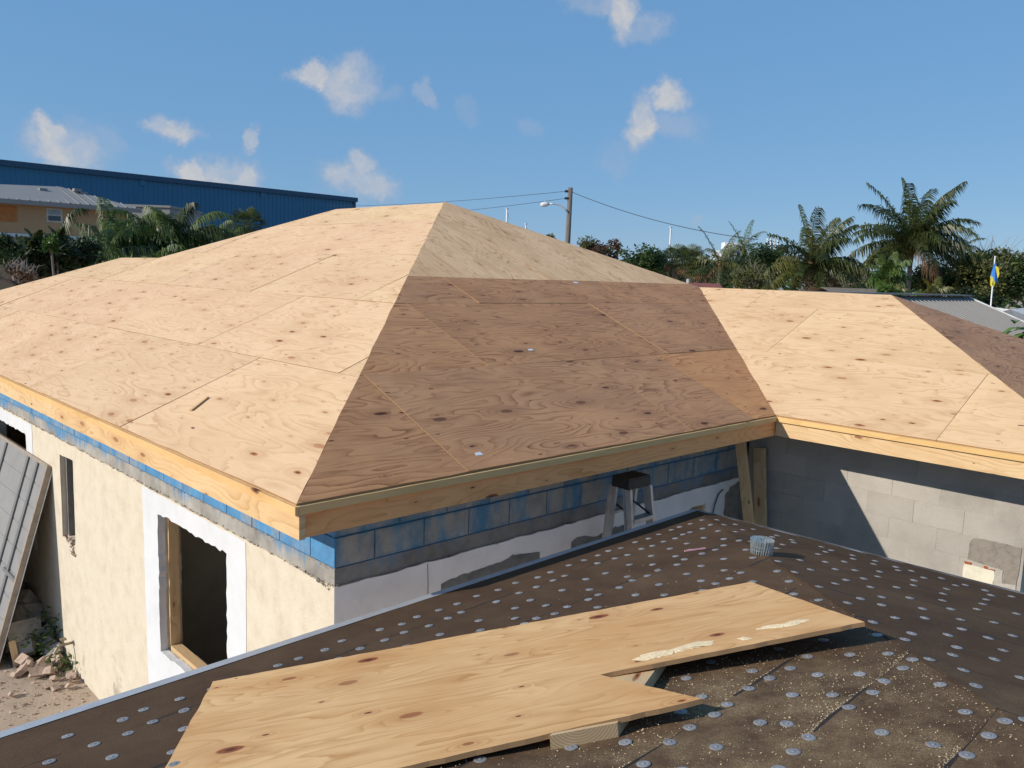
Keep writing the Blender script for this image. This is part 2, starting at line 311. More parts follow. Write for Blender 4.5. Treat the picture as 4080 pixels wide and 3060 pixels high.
# far things
simple('blue_siding', (.022, .145, .27), .5, 0, .06, .3)
simple('blue_trim', (.012, .065, .13), .5)
simple('off_white', (.55, .56, .57), .8, 0, .08, 1.)
simple('tan_wall', (.42, .26, .135), .9, 0, .06, 1.)
simple('tin_roof_pale', (.26, .245, .23), .75, .0, .06, 2.)
simple('tin_roof_gray', (.25, .235, .22), .6, .1, .06, 2.)
simple('shingle_white', (.55, .55, .55), .9, 0, .18, 9.)
simple('red_roof', (.23, .075, .06), .8, 0, .2, 4.)
simple('orange_board', (.42, .15, .035), .8, 0, .25, 3.)
simple('window_glass', (.03, .05, .06), .12)
simple('window_blind', (.25, .33, .36), .6)
simple('window_frame', (.5, .45, .38), .6)
simple('wood_pole', (.16, .135, .115), .9, 0, .35, 5., 0, 60., None, (6, 6, .4))
simple('galvanised', (.52, .53, .53), .5, .3)
simple('lamp_white', (.72, .72, .71), .5)
simple('cable', (.03, .03, .035), .6)
simple('mast_white', (.82, .82, .82), .4)
simple('flag_blue', (.02, .16, .52), .7)
simple('flag_yellow', (.62, .50, .03), .7)
simple('bark', (.20, .16, .125), .95, 0, .35, 6.)
simple('palm_bark', (.29, .245, .20), .95, 0, .35, 3., .5, 12., None, (1, 1, 6))
simple('twig', (.24, .19, .155), .95, 0, .3, 3.)
simple('boot_fibre', (.34, .19, .09), .95, 0, .4, 6.)
def leaf(name, a, b_, c_, scale=1.2, rough=.5, trans=.3):
    m = bpy.data.materials.new(name); m.use_nodes = True; M[name] = m; N, Lk = nodes_of(m.node_tree)
    g = N('ShaderNodeNewGeometry'); n1 = noise_(N, Lk, g.outputs['Position'], scale, 5, .7)
    ri = N('ShaderNodeMath', operation='ADD'); Lk(n1, ri.inputs[0]); Lk(rng(N, Lk, g.outputs['Random Per Island'], 0, 1, -.14, .14), ri.inputs[1])
    c = ramp(N, Lk, ri.outputs[0], [(.3, a), (.5, b_), (.72, c_)])
    p = N('ShaderNodeBsdfPrincipled'); Lk(c, p.inputs['Base Color']); p.inputs['Roughness'].default_value = rough; p.inputs['Specular IOR Level'].default_value = .35
    t = N('ShaderNodeBsdfTranslucent'); Lk(c, t.inputs[0]); mx = N('ShaderNodeMixShader'); mx.inputs[0].default_value = trans
    Lk(p.outputs[0], mx.inputs[1]); Lk(t.outputs[0], mx.inputs[2]); o = N('ShaderNodeOutputMaterial'); Lk(mx.outputs[0], o.inputs[0])
leaf('leaf_green', (.04, .068, .02), (.07, .12, .034), (.115, .17, .05), 1.2, .5, .38)
leaf('leaf_dark', (.020, .034, .015), (.038, .060, .022), (.065, .095, .032))
leaf('leaf_olive', (.10, .115, .035), (.17, .18, .06), (.24, .245, .10), 1.2, .6, .45)
leaf('leaf_red', (.075, .038, .026), (.13, .062, .042), (.15, .10, .05))
leaf('leaf_rust', (.10, .045, .025), (.16, .08, .04), (.2, .12, .06))
leaf('leaf_bright', (.04, .085, .015), (.075, .14, .025), (.14, .20, .05), 3.)
leaf('frond_green', (.036, .052, .016), (.07, .092, .027), (.13, .15, .05), 1.4, .38, .4)
leaf('frond_yellow', (.05, .06, .012), (.10, .105, .02), (.17, .15, .035), 1.4, .4)
leaf('frond_dead', (.10, .055, .03), (.17, .10, .055), (.22, .14, .08), 1.4, .8)
leaf('frond_areca', (.06, .10, .024), (.11, .165, .042), (.20, .25, .075), 1.6, .45, .42)
leaf('leaf_glossy', (.07, .15, .03), (.11, .21, .045), (.17, .26, .07), 6., .3)
leaf('leaf_weed', (.03, .07, .012), (.05, .105, .02), (.09, .15, .03), 6., .5)

# ------------------------------------------------------------------ mesh helpers
ROOT = {}
class MB:
    def __init__(s): s.v = []; s.f = []; s.m = []
    def poly(s, pts, mi=0):
        i = len(s.v); s.v += [tuple(p) for p in pts]; s.f.append(list(range(i, i+len(pts)))); s.m.append(mi)
    def box(s, lo, hi, X=Vector((1, 0, 0)), Y=Vector((0, 1, 0)), Z=Vector((0, 0, 1)), o=Vector((0, 0, 0)), mi=0):
        i = len(s.v)
        for c in ((0,0,0),(1,0,0),(1,1,0),(0,1,0),(0,0,1),(1,0,1),(1,1,1),(0,1,1)):
            a = [hi[k] if c[k] else lo[k] for k in range(3)]
            s.v.append(tuple(Vector(o)+X*a[0]+Y*a[1]+Z*a[2]))
        for q in ((0,3,2,1),(4,5,6,7),(0,1,5,4),(1,2,6,5),(2,3,7,6),(3,0,4,7)): s.f.append([i+k for k in q]); s.m.append(mi)
    def bar(s, a, b, w, h, up=Vector((0, 0, 1)), mi=0):
        a, b = Vector(a), Vector(b); Z = (b-a); L = Z.length; Z.normalize(); X = up.cross(Z)
        if X.length < 1e-4: X = Vector((1, 0, 0))
        X.normalize(); Y = Z.cross(X); s.box((-w/2, -h/2, 0), (w/2, h/2, L), X, Y, Z, a, mi)
    def tube(s, pts, rad, n=8, mi=0, cap=True):
        pts = [Vector(p) for p in pts]; i0 = len(s.v); rs = rad if isinstance(rad, (list, tuple)) else [rad]*len(pts)
        prev = None
        for k, p in enumerate(pts):
            t = (pts[min(k+1, len(pts)-1)] - pts[max(k-1, 0)]).normalized()
            X = prev - t*prev.dot(t) if prev else t.orthogonal()
            X.normalize(); prev = X; Y = t.cross(X)
            for j in range(n): a = 2*math.pi*j/n; s.v.append(tuple(p + (X*math.cos(a)+Y*math.sin(a))*rs[k]))
        for k in range(len(pts)-1):
            for j in range(n): s.f.append([i0+k*n+j, i0+k*n+(j+1) % n, i0+(k+1)*n+(j+1) % n, i0+(k+1)*n+j]); s.m.append(mi)
        if cap:
            s.f.append([i0+j for j in reversed(range(n))]); s.m.append(mi); e = i0+(len(pts)-1)*n; s.f.append([e+j for j in range(n)]); s.m.append(mi)
    def prism(s, pts2, f3, t0, t1, mi=0, mside=None, holes=()):
        loops = [list(pts2)] + [list(h) for h in holes]; flat = [q for l in loops for q in l]
        i = len(s.v); n = len(flat); ms = mi if mside is None else mside
        for t in (t0, t1): s.v += [tuple(f3(q[0], q[1], t)) for q in flat]
        if holes:
            for tri in tessellate_polygon([[Vector((q[0], q[1], 0)) for q in l] for l in loops]):
                s.f.append([i+n+k for k in tri]); s.m.append(mi); s.f.append([i+k for k in reversed(tri)]); s.m.append(mi)
        else:
            s.f.append([i+n+k for k in range(n)]); s.m.append(mi); s.f.append([i+k for k in reversed(range(n))]); s.m.append(mi)
        b = 0
        for l in loops:
            for k in range(len(l)):
                a, c = b+k, b+(k+1) % len(l); s.f.append([i+a, i+c, i+n+c, i+n+a]); s.m.append(ms)
            b += len(l)
    def mesh(s, name, mats, off=Vector((0, 0, 0)), smooth=False):
        me = bpy.data.meshes.new(name); me.from_pydata([tuple(Vector(v)-off) for v in s.v], [], s.f)
        for m in mats: me.materials.append(M[m])
        me.polygons.foreach_set('material_index', s.m)
        if smooth: me.polygons.foreach_set('use_smooth', [True]*len(s.f))
        me.validate(); me.update(); return me
    def build(s, name, mats, parent=None, smooth=False, fix=True):
        if isinstance(mats, str): mats = [mats]
        off = ROOT.get(parent.name, Vector((0, 0, 0))) if parent else Vector((0, 0, 0))
        if parent is None:
            b = [Vector(v) for v in s.v]; off = Vector((sum(v.x for v in b)/len(b), sum(v.y for v in b)/len(b), min(v.z for v in b)))
        me = s.mesh(name, mats, off, smooth); o = bpy.data.objects.new(name, me); col.objects.link(o)
        if parent: o.parent = parent; ROOT[o.name] = off
        else: o.location = off; ROOT[o.name] = off
        if fix:
            import bmesh
            bm = bmesh.new(); bm.from_mesh(me); bmesh.ops.recalc_face_normals(bm, faces=bm.faces[:]); bm.to_mesh(me); bm.free()
        return o
def tag(o, label=None, cat=None, group=None, kind=None):
    for k, v in (('label', label), ('category', cat), ('group', group), ('kind', kind)):
        if v: o[k] = v
    return o
def thing(name, loc, label, cat, group=None):
    o = bpy.data.objects.new(name, None); col.objects.link(o); o.location = loc; o.empty_display_size = .2; ROOT[o.name] = Vector(loc)
    return tag(o, label, cat, group)
def place(name, me, mat4, parent):
    """a mesh in its own frame, put at world matrix mat4 under a thing that only has a location"""
    o = bpy.data.objects.new(name, me); col.objects.link(o); o.parent = parent
    o.matrix_local = Matrix.Translation(-ROOT[parent.name]) @ mat4; ROOT[o.name] = ROOT[parent.name]; return o
def frame(X, Y, Z, o): return Matrix(((X.x, Y.x, Z.x, o.x), (X.y, Y.y, Z.y, o.y), (X.z, Y.z, Z.z, o.z), (0, 0, 0, 1)))
def clip(poly, a, b, c):                                             # keep a*x+b*y<=c
    out = []
    for i in range(len(poly)):
        p, q = poly[i], poly[(i+1) % len(poly)]; dp, dq = a*p[0]+b*p[1]-c, a*q[0]+b*q[1]-c
        if dp <= 0: out.append(p)
        if dp*dq < 0: t = dp/(dp-dq); out.append((p[0]+t*(q[0]-p[0]), p[1]+t*(q[1]-p[1])))
    return out
def jag(pts, amp, step=.05, seed=0):
    rr = random.Random(seed); out = []
    for i in range(len(pts)):
        a, b = Vector(pts[i]), Vector(pts[(i+1) % len(pts)]); n = max(1, int((b-a).length/step))
        for k in range(n):
            q = a.lerp(b, k/n); out.append((q.x+rr.uniform(-amp, amp), q.y+rr.uniform(-amp, amp)))
    return out
def area(p): return abs(sum(p[i][0]*p[(i+1) % len(p)][1]-p[(i+1) % len(p)][0]*p[i][1] for i in range(len(p))))/2
def board(name, a, b, w, t, mat, parent, side):
    """straight board with its own frame (x along the grain) so that the wood figure follows it; side = direction of its wide face's height"""
    a, b = Vector(a), Vector(b); X = (b-a).normalized(); Y = (side - X*side.dot(X)).normalized(); Z = X.cross(Y); L = (b-a).length
    mb = MB(); mb.box((0, -w/2, -t/2), (L, w/2, t/2)); me = mb.mesh(name, [mat])
    if parent: return place(name, me, frame(X, Y, Z, a), parent)
    o = bpy.data.objects.new(name, me); col.objects.link(o); o.matrix_world = frame(X, Y, Z, a); return o

# ------------------------------------------------------------------ the ground
GZ = -3.47
mb = MB(); mb.box((-900, -900, -1), (900, 900, 0), o=Vector((0, 0, GZ))); g = mb.build('ground', 'dirt'); tag(g, kind='structure', label='pale sandy dirt ground beside the houses', cat='ground')

# ------------------------------------------------------------------ the house under construction
TP = .4137; CT = math.cos(math.atan(TP)); ST = math.sin(math.atan(TP)); SQ = math.sqrt(1+TP*TP)
L, OV, HF = 5.0, .598, .197
PX, PY, DY = 5.2523, 5.30, 8.0495
WH = 2.749; WR = .1397; WE = -WH + WR            # wing half width, near end of its ridge, its end eave
XE = L + 2*WH                                    # far eave
house = thing('house', (3, 3, GZ), 'unfinished house with bare plywood hip roof above cream stucco walls', 'house')
roof_l = thing('roof', (0, 0, 0), None, None); 
def sub(name, parent):
    o = bpy.data.objects.new(name, None); col.objects.link(o); o.parent = parent; ROOT[o.name] = ROOT[parent.name]; return o
bpy.data.objects.remove(roof_l)
roof = sub('roof', house)
TH = .016
def sheathe(o, U, V, Nn, poly, rows, pick, jit=.0016, gap=.0022):
    """rows = list of (v0, v1, [u cuts]); every sheet is cut to the roof plane's outline"""
    poly = jag(poly, .0045, .17, len(poly)*7)
    for ri, (v0, v1, cuts) in enumerate(rows):
        for ui in range(len(cuts)-1):
            a, b = cuts[ui], cuts[ui+1]
            p = clip(clip(clip(clip(poly, -1, 0, -(a+gap)), 1, 0, b-gap), 0, -1, -(v0+gap)), 0, 1, v1-gap)
            if len(p) < 3 or area(p) < .01: continue
            cu, cv = (a+b)/2, (v0+v1)/2; dz = rnd.uniform(-jit, jit)
            mb = MB(); mb.prism([(q[0]-cu, q[1]-cv) for q in p], lambda x, y, t: (x, y, t), -TH+dz, dz, 0, 1)
            mm = pick(ri, ui); me = mb.mesh('plywood_sheet', [mm, 'ply_edge'])
            N2 = (Nn+U*rnd.gauss(0, .0011)+V*rnd.gauss(0, .0016)).normalized(); U2 = (U-N2*U.dot(N2)).normalized()
            place('plywood_sheet', me, frame(U2, N2.cross(U2), N2, o+U*cu+V*cv), roof)
X, Y, Z = Vector((1, 0, 0)), Vector((0, 1, 0)), Vector((0, 0, 1))
O = Vector((0, 0, 0)); UP = 1/CT
# slope above the left wall (u = -y)
lp = [(0, 0), (-PY, PX*UP), (-DY, PX*UP), (-9.95, 3.13*UP), (-11.55, 3.1*UP), (-14.6, 0)]
rws = [(-.02, 1.22, [-15, -12.36, -9.92, -7.48, -5.04, -2.6, .1]), (1.22, 2.44, [-15, -13.6, -11.16, -8.72, -6.28, -3.84, -1.4, .1]),
       (2.44, 3.66, [-15, -12.36, -9.92, -7.48, -5.04, -2.9, .1]), (3.66, 4.88, [-14, -11.2, -8.8, -6.3, -3.9, .1]), (4.88, 6.5, [-12, -9.6, -7.1, -4., 0])]
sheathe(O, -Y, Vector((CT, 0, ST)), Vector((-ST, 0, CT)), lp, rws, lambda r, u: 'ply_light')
# slope above the front wall (u = x)
fp = [(0, 0), (L, 0), (L+WH, WH*UP), (PX, PY*UP)]
rws = [(-.02, 1.25, [-.1, 1.18, 3.62, 4.62, 6.2]), (1.25, 2.45, [0, 2.38, 4.85, 7.3, 8]), (2.45, 3.07, [0, 3.25, 5.7, 8.2])]
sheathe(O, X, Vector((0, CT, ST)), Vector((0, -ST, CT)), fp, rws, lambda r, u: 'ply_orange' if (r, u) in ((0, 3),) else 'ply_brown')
# its top is closed with paler sheets laid with the grain up the slope
sheathe(O, Vector((0, CT, ST)), -X, Vector((0, -ST, CT)), [(b, -a) for a, b in fp], [(-9+1.22*k+.5, -9+1.22*(k+1)+.5, [3.07, 5.9]) for k in range(9)], lambda r, u: 'ply_treated')
# wing slope facing the court (u = -y)
wo = Vector((L, 0, 0)); wp = [(0, 0), (-WH, WH*UP), (-WR, WH*UP), (-WE, 0)]
rws = [(-.02, 1.25, [-3, -1.0, 1.42, 3]), (1.25, 2.47, [-3, -.78, 1.66, 3]), (2.47, 3.2, [-3, -1.7, .8, 3])]
sheathe(wo, -Y, Vector((CT, 0, ST)), Vector((-ST, 0, CT)), wp, rws, lambda r, u: 'ply_light')
# wing end slope
eo = Vector((L, WE, 0)); ep = [(0, 0), (2*WH, 0), (WH, (WR-WE)*UP)]
rws = [(-.02, 1.22, [-.1, 2.0, 4.44, 6]), (1.22, 2.44, [0, 3.2, 6]), (2.44, 3.5, [0, 6])]
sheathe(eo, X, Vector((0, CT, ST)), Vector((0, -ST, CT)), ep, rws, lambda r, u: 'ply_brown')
# far slopes
ro = Vector((XE, 0, 0)); XM = XE-PX
rp = [(WE, 0), (WR, WH*UP), (WH, WH*UP), (PY, XM*UP), (DY, XM*UP), (9.95, 3.13*UP), (11.55, 3.1*UP), (14.6, 0)]
rws = [(-.02+1.22*k, 1.22*(k+1), [-3+2.44*j+(k % 2)*1.22 - 1.3 for j in range(9)]) for k in range(5)]
sheathe(ro, Y, Vector((-CT, 0, ST)), Vector((ST, 0, CT)), rp, rws, lambda r, u: 'ply_light')
mb = MB(); ZT = -.05                                                  # frame space under the sheets, closes the far hips
for tri in ([(PX, DY), (3.13, 9.95), (XE-3.13, 9.95)],): mb.poly([Vector((q[0], q[1], (PX if i == 0 else 3.13)*TP-.02)) for i, q in enumerate(tri)])
mb.poly([Vector((3.13, 9.95, 3.13*TP-.02)), Vector((3.1, 11.55, 3.1*TP-.02)), Vector((XE-3.1, 11.55, 3.1*TP-.02)), Vector((XE-3.13, 9.95, 3.13*TP-.02))])
mb.poly([Vector((3.1, 11.55, 3.1*TP-.02)), Vector((0, 14.6, -.02)), Vector((XE, 14.6, -.02)), Vector((XE-3.1, 11.55, 3.1*TP-.02))])
mb.build('deck', 'ply_light', roof)
# eaves: fascia boards with a drip strip along their upper edge
def eave(a, b, out, cuts, mats, smat, se=0.):
    a, b, out = Vector(a), Vector(b), Vector(out); d = (b-a).normalized()
    for i in range(len(cuts)-1):
        p, q = a+d*(cuts[i]+.001), a+d*(cuts[i+1]-.001)
        z = Z*(-.012-(HF-.012)/2)
        board('fascia_board', p-out*.019+z, q-out*.019+z, HF-.014, .036, mats[i % len(mats)], roof, Z)
        board('drip_strip', p+out*.0115-Z*.036, q+out*.0115-Z*.036-d*(se if i == len(cuts)-2 else 0), .045, .021, smat, roof, Z)
eave((0, 0, 0), (0, 14.6, 0), (-1, 0, 0), [-.022, 4.22, 8.9, 14.6], ['lumber', 'lumber'], 'lumber_green')
eave((0, 0, 0), (L, 0, 0), (0, -1, 0), [.001, 5.0], ['lumber_shade_lift'], 'lumber_green', .024)
eave((L, WE, 0), (L, 0, 0), (-1, 0, 0), [-.02, -WE-.002], ['lumber'], 'lumber_green')
eave((L, WE, 0), (XE, WE, 0), (0, -1, 0), [.02, 2*WH], ['lumber'], 'lumber_green')
eave((XE, WE, 0), (XE, 14.6, 0), (1, 0, 0), [0, 8, 14.6-WE], ['lumber'], 'lumber_green')
mb = MB()                                                             # unseen soffit panel, added to keep light out of the rooms
zs = -.185
for (x0, x1, y0, y1) in ((.04, OV+.05, .04, 14.5), (OV+.05, L+.04, .04, OV+.05), (L+.04, L+OV+.05, WE+.04, OV+.05), (L+OV+.05, XE-.04, WE+.04, WE+OV+.05), (XE-OV-.05, XE-.04, WE+OV+.05, 14.5)):
    mb.box((x0, y0, zs), (x1, y1, zs+.012))
mb.build('soffit', 'lumber', roof)

# walls -------------------------------------------------------------
ZB, ZM = -.79, -.674
wall_l = sub('left_wall', house)
win = [(2.12, -2.27), (3.49, -2.27), (3.49, -.975), (2.12, -.975)]
win2 = [(7.72, -2.1), (9.6, -2.1), (9.6, -.965), (7.72, -.965)]
slot = [(5.885, -1.9), (6.35, -1.93), (6.36, -.972), (5.88, -.955)]
wj, w2j, sj = jag(win, .014, .06, 3), jag(win2, .012, .06, 4), jag(slot, .004, .1, 5)
lw = lambda y, z, t: (OV+t, y, z)
mb = MB(); mb.prism(jag([(OV, GZ), (13.9, GZ), (13.9, ZB)], 0, 50)[:2] + [(13.9, ZB)] + [(y, ZB+rnd.uniform(-.012, .006)) for y in [13.9-.08*k for k in range(1, 166)] if y > OV+.02] + [(OV, ZB)], lw, 0, .2, 0, None, [wj, w2j, sj])
mb.build('stucco', 'stucco', wall_l)
for nm, ol, h, sd in (('white_surround', [(1.81, -2.72), (3.80, -2.74), (3.84, -.806), (1.80, -.806)], wj, 1), ('white_surround', [(7.45, -2.4), (9.9, -2.4), (9.9, -.806), (7.45, -.806)], w2j, 2)):
    mb = MB(); hh = [(a, b) for a, b in h]; mb.prism(jag(ol, .006, .12, sd), lw, -.004, .06, 0, None, [[(a+(.004 if a < sum(q[0] for q in h)/len(h) else -.004), b+(.004 if b < sum(q[1] for q in h)/len(h) else -.004)) for a, b in hh]]); mb.build(nm, 'white_paint', wall_l)
mb = MB(); mb.box((OV+.012, OV+.012, ZM-.12), (OV+.2, 13.9, ZM)); mb.build('tie_beam', 'beam', wall_l)
mb = MB(); mb.box((OV+.018, OV+.018, ZM), (OV+.19, 13.9, -.19)); mb.build('mortar', 'blue_mortar', wall_l)
def ragged(name, a, b, n, r, mat, parent, seed):                      # crumbs of render left along a joint
    rr = random.Random(seed); mb = MB(); a, b = Vector(a), Vector(b)
    for k in range(n):
        c = a.lerp(b, rr.random())+Vector((rr.uniform(-.004, .004), rr.uniform(-.004, .004), rr.gauss(0, .006))); s = r*rr.uniform(.4, 1.3)
        ax = [Vector((rr.gauss(0, 1), rr.gauss(0, 1), rr.gauss(0, 1))).normalized() for _ in range(5)]
        pts = [c+q*s for q in ax]
        for t in ((0,1,2),(0,2,3),(0,3,4),(0,4,1),(1,2,3),(1,3,4)): mb.poly([pts[i] for i in t])
    return tag(mb.build(name, mat, parent), kind='stuff')
ragged('crumbled_render', (OV+.006, OV, ZB), (OV+.006, 9, ZB), 520, .008, 'ragged_mortar', wall_l, 1)
ragged('crumbled_render', (OV+.003, OV+.02, ZB-.012), (OV+.003, OV+.2, ZB-.01), 50, .013, 'ragged_mortar', wall_l, 6)
ragged('crumbled_render', (OV+.006, OV, ZM), (OV+.006, 4, ZM), 160, .005, 'ragged_mortar', wall_l, 2)
ragged('crumbled_render', (OV, OV+.006, ZB), (5.5, OV+.006, ZB), 300, .007, 'ragged_mortar', wall_l, 3)
def block_row(x0, y0, d, nrm, n, z0, z1, mats, parent, first=.41, ln=.41, jt=.010):
    u = 0.; o = Vector((x0, y0, 0)); k = 0
    while u < n:
        e = min(u+(first if k == 0 else ln), n)
        if e-u > .05:
            mb = MB(); mb.box((u+jt/2, -.02, z0+jt/2), (e-jt/2, .004+rnd.uniform(0, .003), z1-jt/2), d, nrm, Z, o)
            mb.build('block', mats[rnd.randrange(len(mats))] if isinstance(mats, list) else mats, parent)
        u = e; k += 1
block_row(OV+.016, OV+.008, Y, -X, 9.2, ZM+.004, ZM+.204, 'block_blue', wall_l, .3)
block_row(OV+.016, OV+.008, Y, -X, 9.2, ZM+.208, ZM+.408, 'block_blue', wall_l, .5)
# window timber
board('window_jamb', (OV+.12, 3.468, -2.23), (OV+.12, 3.468, -.99), .09, .038, 'lumber', wall_l, X)
board('window_jamb', (OV+.12, 2.142, -2.23), (OV+.12, 2.142, -.99), .09, .038, 'lumber', wall_l, X)
board('window_sill', (OV+.12, 2.16, -2.246), (OV+.12, 3.45, -2.246), .09, .038, 'lumber_pale', wall_l, X)
board('slot_jamb', (OV+.1, 6.325, -1.92), (OV+.1, 6.325, -.98), .09, .036, 'bare_cement', wall_l, X)
mb = MB(); rr = random.Random(9)
for k in range(60):
    y, z = rr.uniform(5.90, 6.30), rr.uniform(-2.09, -1.9); y = max(y, 5.9+.0); s = rr.uniform(.02, .05)
    if z < -1.95-.25*(6.33-y)*.6: continue
    c = Vector((OV-.002+rr.uniform(0, .012), y, z)); ax = [Vector((rr.gauss(0, .5), rr.gauss(0, 1), rr.gauss(0, 1))).normalized()*s for _ in range(6)]
    for t in ((0,1,2),(0,2,3),(0,3,4),(0,4,5),(1,3,5),(2,4,1)): mb.poly([c+ax[i] for i in t])
mb.build('broken_masonry', 'pink_rubble', wall_l)
# hose tap
mb = MB(); tp = Vector((OV, 6.12, -3.13)); mb.tube([tp, tp-X*.12, tp-X*.16-Z*.02, tp-X*.2-Z*.08], [.016, .016, .018, .014], 8); mb.tube([tp-X*.1, tp-X*.1+Z*.07], .008, 6); mb.box((-.13, -.03, .06), (-.07, .03, .075), o=tp)
mb.build('hose_tap', 'brass', wall_l)

wall_f = sub('front_wall', house)
mb = MB(); fw = lambda x, z, t: (x, OV+t, z)
hole = jag([(4.50, -1.18), (4.86, -1.18), (4.86, -.975), (4.62, -.965), (4.50, -1.0)], .012, .05, 8)
mb.prism([(OV+.2, GZ), (L+OV, GZ), (L+OV, ZB)]+[(x, ZB+rnd.uniform(-.010, .006)) for x in [5.5-.08*k for k in range(59)] if x > OV+.22]+[(OV+.2, ZB)], fw, 0, .2, 0, None, [hole]); mb.build('painted_render', 'white_wall', wall_f)
mb = MB(); mb.box((OV+.001, OV-.004, GZ), (OV+.2, OV+.2, ZB-.002)); mb.build('painted_render', ['white_wall'], wall_f)
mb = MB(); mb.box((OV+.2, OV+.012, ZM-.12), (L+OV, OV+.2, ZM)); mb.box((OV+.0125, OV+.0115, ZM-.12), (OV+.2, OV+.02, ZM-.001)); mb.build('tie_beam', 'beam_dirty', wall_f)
mb = MB(); mb.box((OV+.191, OV+.018, ZM), (L+OV, OV+.19, -.19)); mb.build('mortar', 'blue_mortar', wall_f)
block_row(OV+.016, OV+.016, X, -Y, L-.02, ZM+.004, ZM+.204, 'block_part_blue', wall_f, .30)
block_row(OV+.016, OV+.016, X, -Y, L-.02, ZM+.208, ZM+.408, 'block_part_blue', wall_f, .5)
def patch(name, pts, f3, mat, parent, amp=.008, t=.004, seed=0, step=.04):
    mb = MB(); mb.prism(jag(pts, amp, step, seed), f3, -t, .02, 0); return mb.build(name, mat, parent)
pf = lambda u, v: (lambda q: (q.x, q.z))(hit(u, v, (0, 1, 0), OV))
patch('bare_cement_patch', [pf(1760, 2400), pf(1756, 2330), pf(1780, 2312), pf(2010, 2232), pf(2040, 2212), pf(2150, 2200), pf(2152, 2250), pf(2150, 2330)], fw, 'bare_cement', wall_f, .006, .003, 1)
patch('bare_cement_patch', [pf(2270, 2230), pf(2275, 2160), pf(2300, 2138), pf(2380, 2135), pf(2450, 2100), pf(2500, 2090), pf(2500, 2200)], fw, 'bare_cement', wall_f, .006, .003, 2)
patch('bare_cement_patch', [(5.2, -1.6), (5.19, -.95), (5.28, -.86), (5.40, -.84), (5.59, -.80), (5.59, -1.6)], fw, 'old_cement', wall_f, .012, .003, 3)
mb = MB(); mb.box((4.82, OV+.02, -1.3), (4.92, OV+.19, -.98)); mb.build('timber_offcut', 'lumber', wall_f)
mb = MB(); mb.tube([Vector((4.96, OV-.008, -1.15)), Vector((4.98, OV-.02, -1.0)), Vector((5.05, OV-.012, -.9)), Vector((5.12, OV-.02, -.86))], .006, 6); mb.build('cable', 'cable', wall_f)
mb = MB(); mb.tube([(1.35, OV-.003, -.80), (1.36, OV-.003, -.95), (1.355, OV-.003, -1.12)], .002, 4); mb.build('crack', 'bare_cement', wall_f)

wall_w = sub('wing_wall', house)
WX = L+OV
mb = MB(); mb.box((WX+.0035, -2.0+.008, GZ), (WX+.2, OV-.001, -.19)); mb.build('mortar', 'mortar_gray', wall_w)
zt = -.27; k = 0
while zt > -1.75:
    st = .21 if k % 2 else .415
    block_row(WX+.006, OV-.01, -Y, -X, OV-.01+2.0, zt-.205, zt, 'block_gray', wall_w, st, .422, .0045); zt -= .205; k += 1
ww = lambda y, z, t: (WX+t, y, z)
pw = lambda u, v: (lambda q: (q.y, q.z))(hit(u, v, (1, 0, 0), WX))
s7 = lambda a, b: (3700+a*.211, 2050+b*.211)
patch('old_cement_patch', [pw(*s7(*q)) for q in ((800, 470), (860, 440), (1250, 510), (1760, 640), (1740, 900), (1640, 1420), (1540, 1400), (1540, 1340), (1410, 1290), (1420, 1040), (1270, 1010), (740, 830), (760, 640))], ww, 'old_cement', wall_w, .004, .006, 4)
patch('cream_patch', [pw(*s7(*q)) for q in ((680, 930), (1050, 1020), (1250, 1060), (1250, 1180), (1210, 1300), (1230, 1500), (640, 1400), (640, 1100))], ww, 'cream_patch', wall_w, .004, .005, 5)
patch('red_trim', [pw(*s7(*q)) for q in ((680, 880), (810, 905), (800, 945), (690, 925))], ww, 'red_trim', wall_w, .002, .009, 6)
patch('red_trim', [pw(*s7(*q)) for q in ((1040, 965), (1110, 975), (1110, 1020), (1250, 1045), (1240, 1060), (1050, 1010))], ww, 'red_trim', wall_w, .002, .009, 7)
patch('old_cement_patch', [pw(*s7(*q)) for q in ((1260, 1090), (1290, 1010), (1400, 1050), (1400, 1300), (1640, 1330), (1640, 1600), (1230, 1520), (1230, 1300))], ww, 'mortar_gray', wall_w, .004, .007, 8)
mb = MB(); mb.box((WX+.2, -1.99, GZ), (XE-OV, -1.8, -.19)); mb.box((XE-OV-.2, -1.8, GZ), (XE-OV, 13.9, -.19)); mb.box((OV+.2, 13.7, GZ), (XE-OV-.2, 13.9, -.19)); mb.build('far_wall', 'stucco', house)
inr = sub('interior', house)
mb = MB(); mb.box((OV+.2, OV+.2, GZ+.02), (XE-OV-.2, 13.7, GZ+.06)); mb.build('floor', 'dark_room', inr)
mb = MB(); mb.box((4.6, OV+.2, GZ+.06), (4.7, 13.7, -.3)); mb.build('interior_partition', 'dark_room', inr)
mb = MB(); mb.box((OV+.2, 4.4, GZ+.06), (4.6, 4.5, -.3)); mb.build('interior_partition', 'dark_room', inr)
mb = MB(); mb.box((OV+.2, 7.2, GZ+.06), (4.6, 7.3, -.3)); mb.build('interior_partition', 'dark_room', inr)
board('interior_timber', (2.9, 1.4, -1.0), (2.9, 4.3, -1.02), .09, .038, 'lumber_pale', inr, Z)
board('interior_timber', (1.35, 2.35, GZ+.06), (1.35, 2.35, -.4), .09, .038, 'lumber_pale', inr, X)

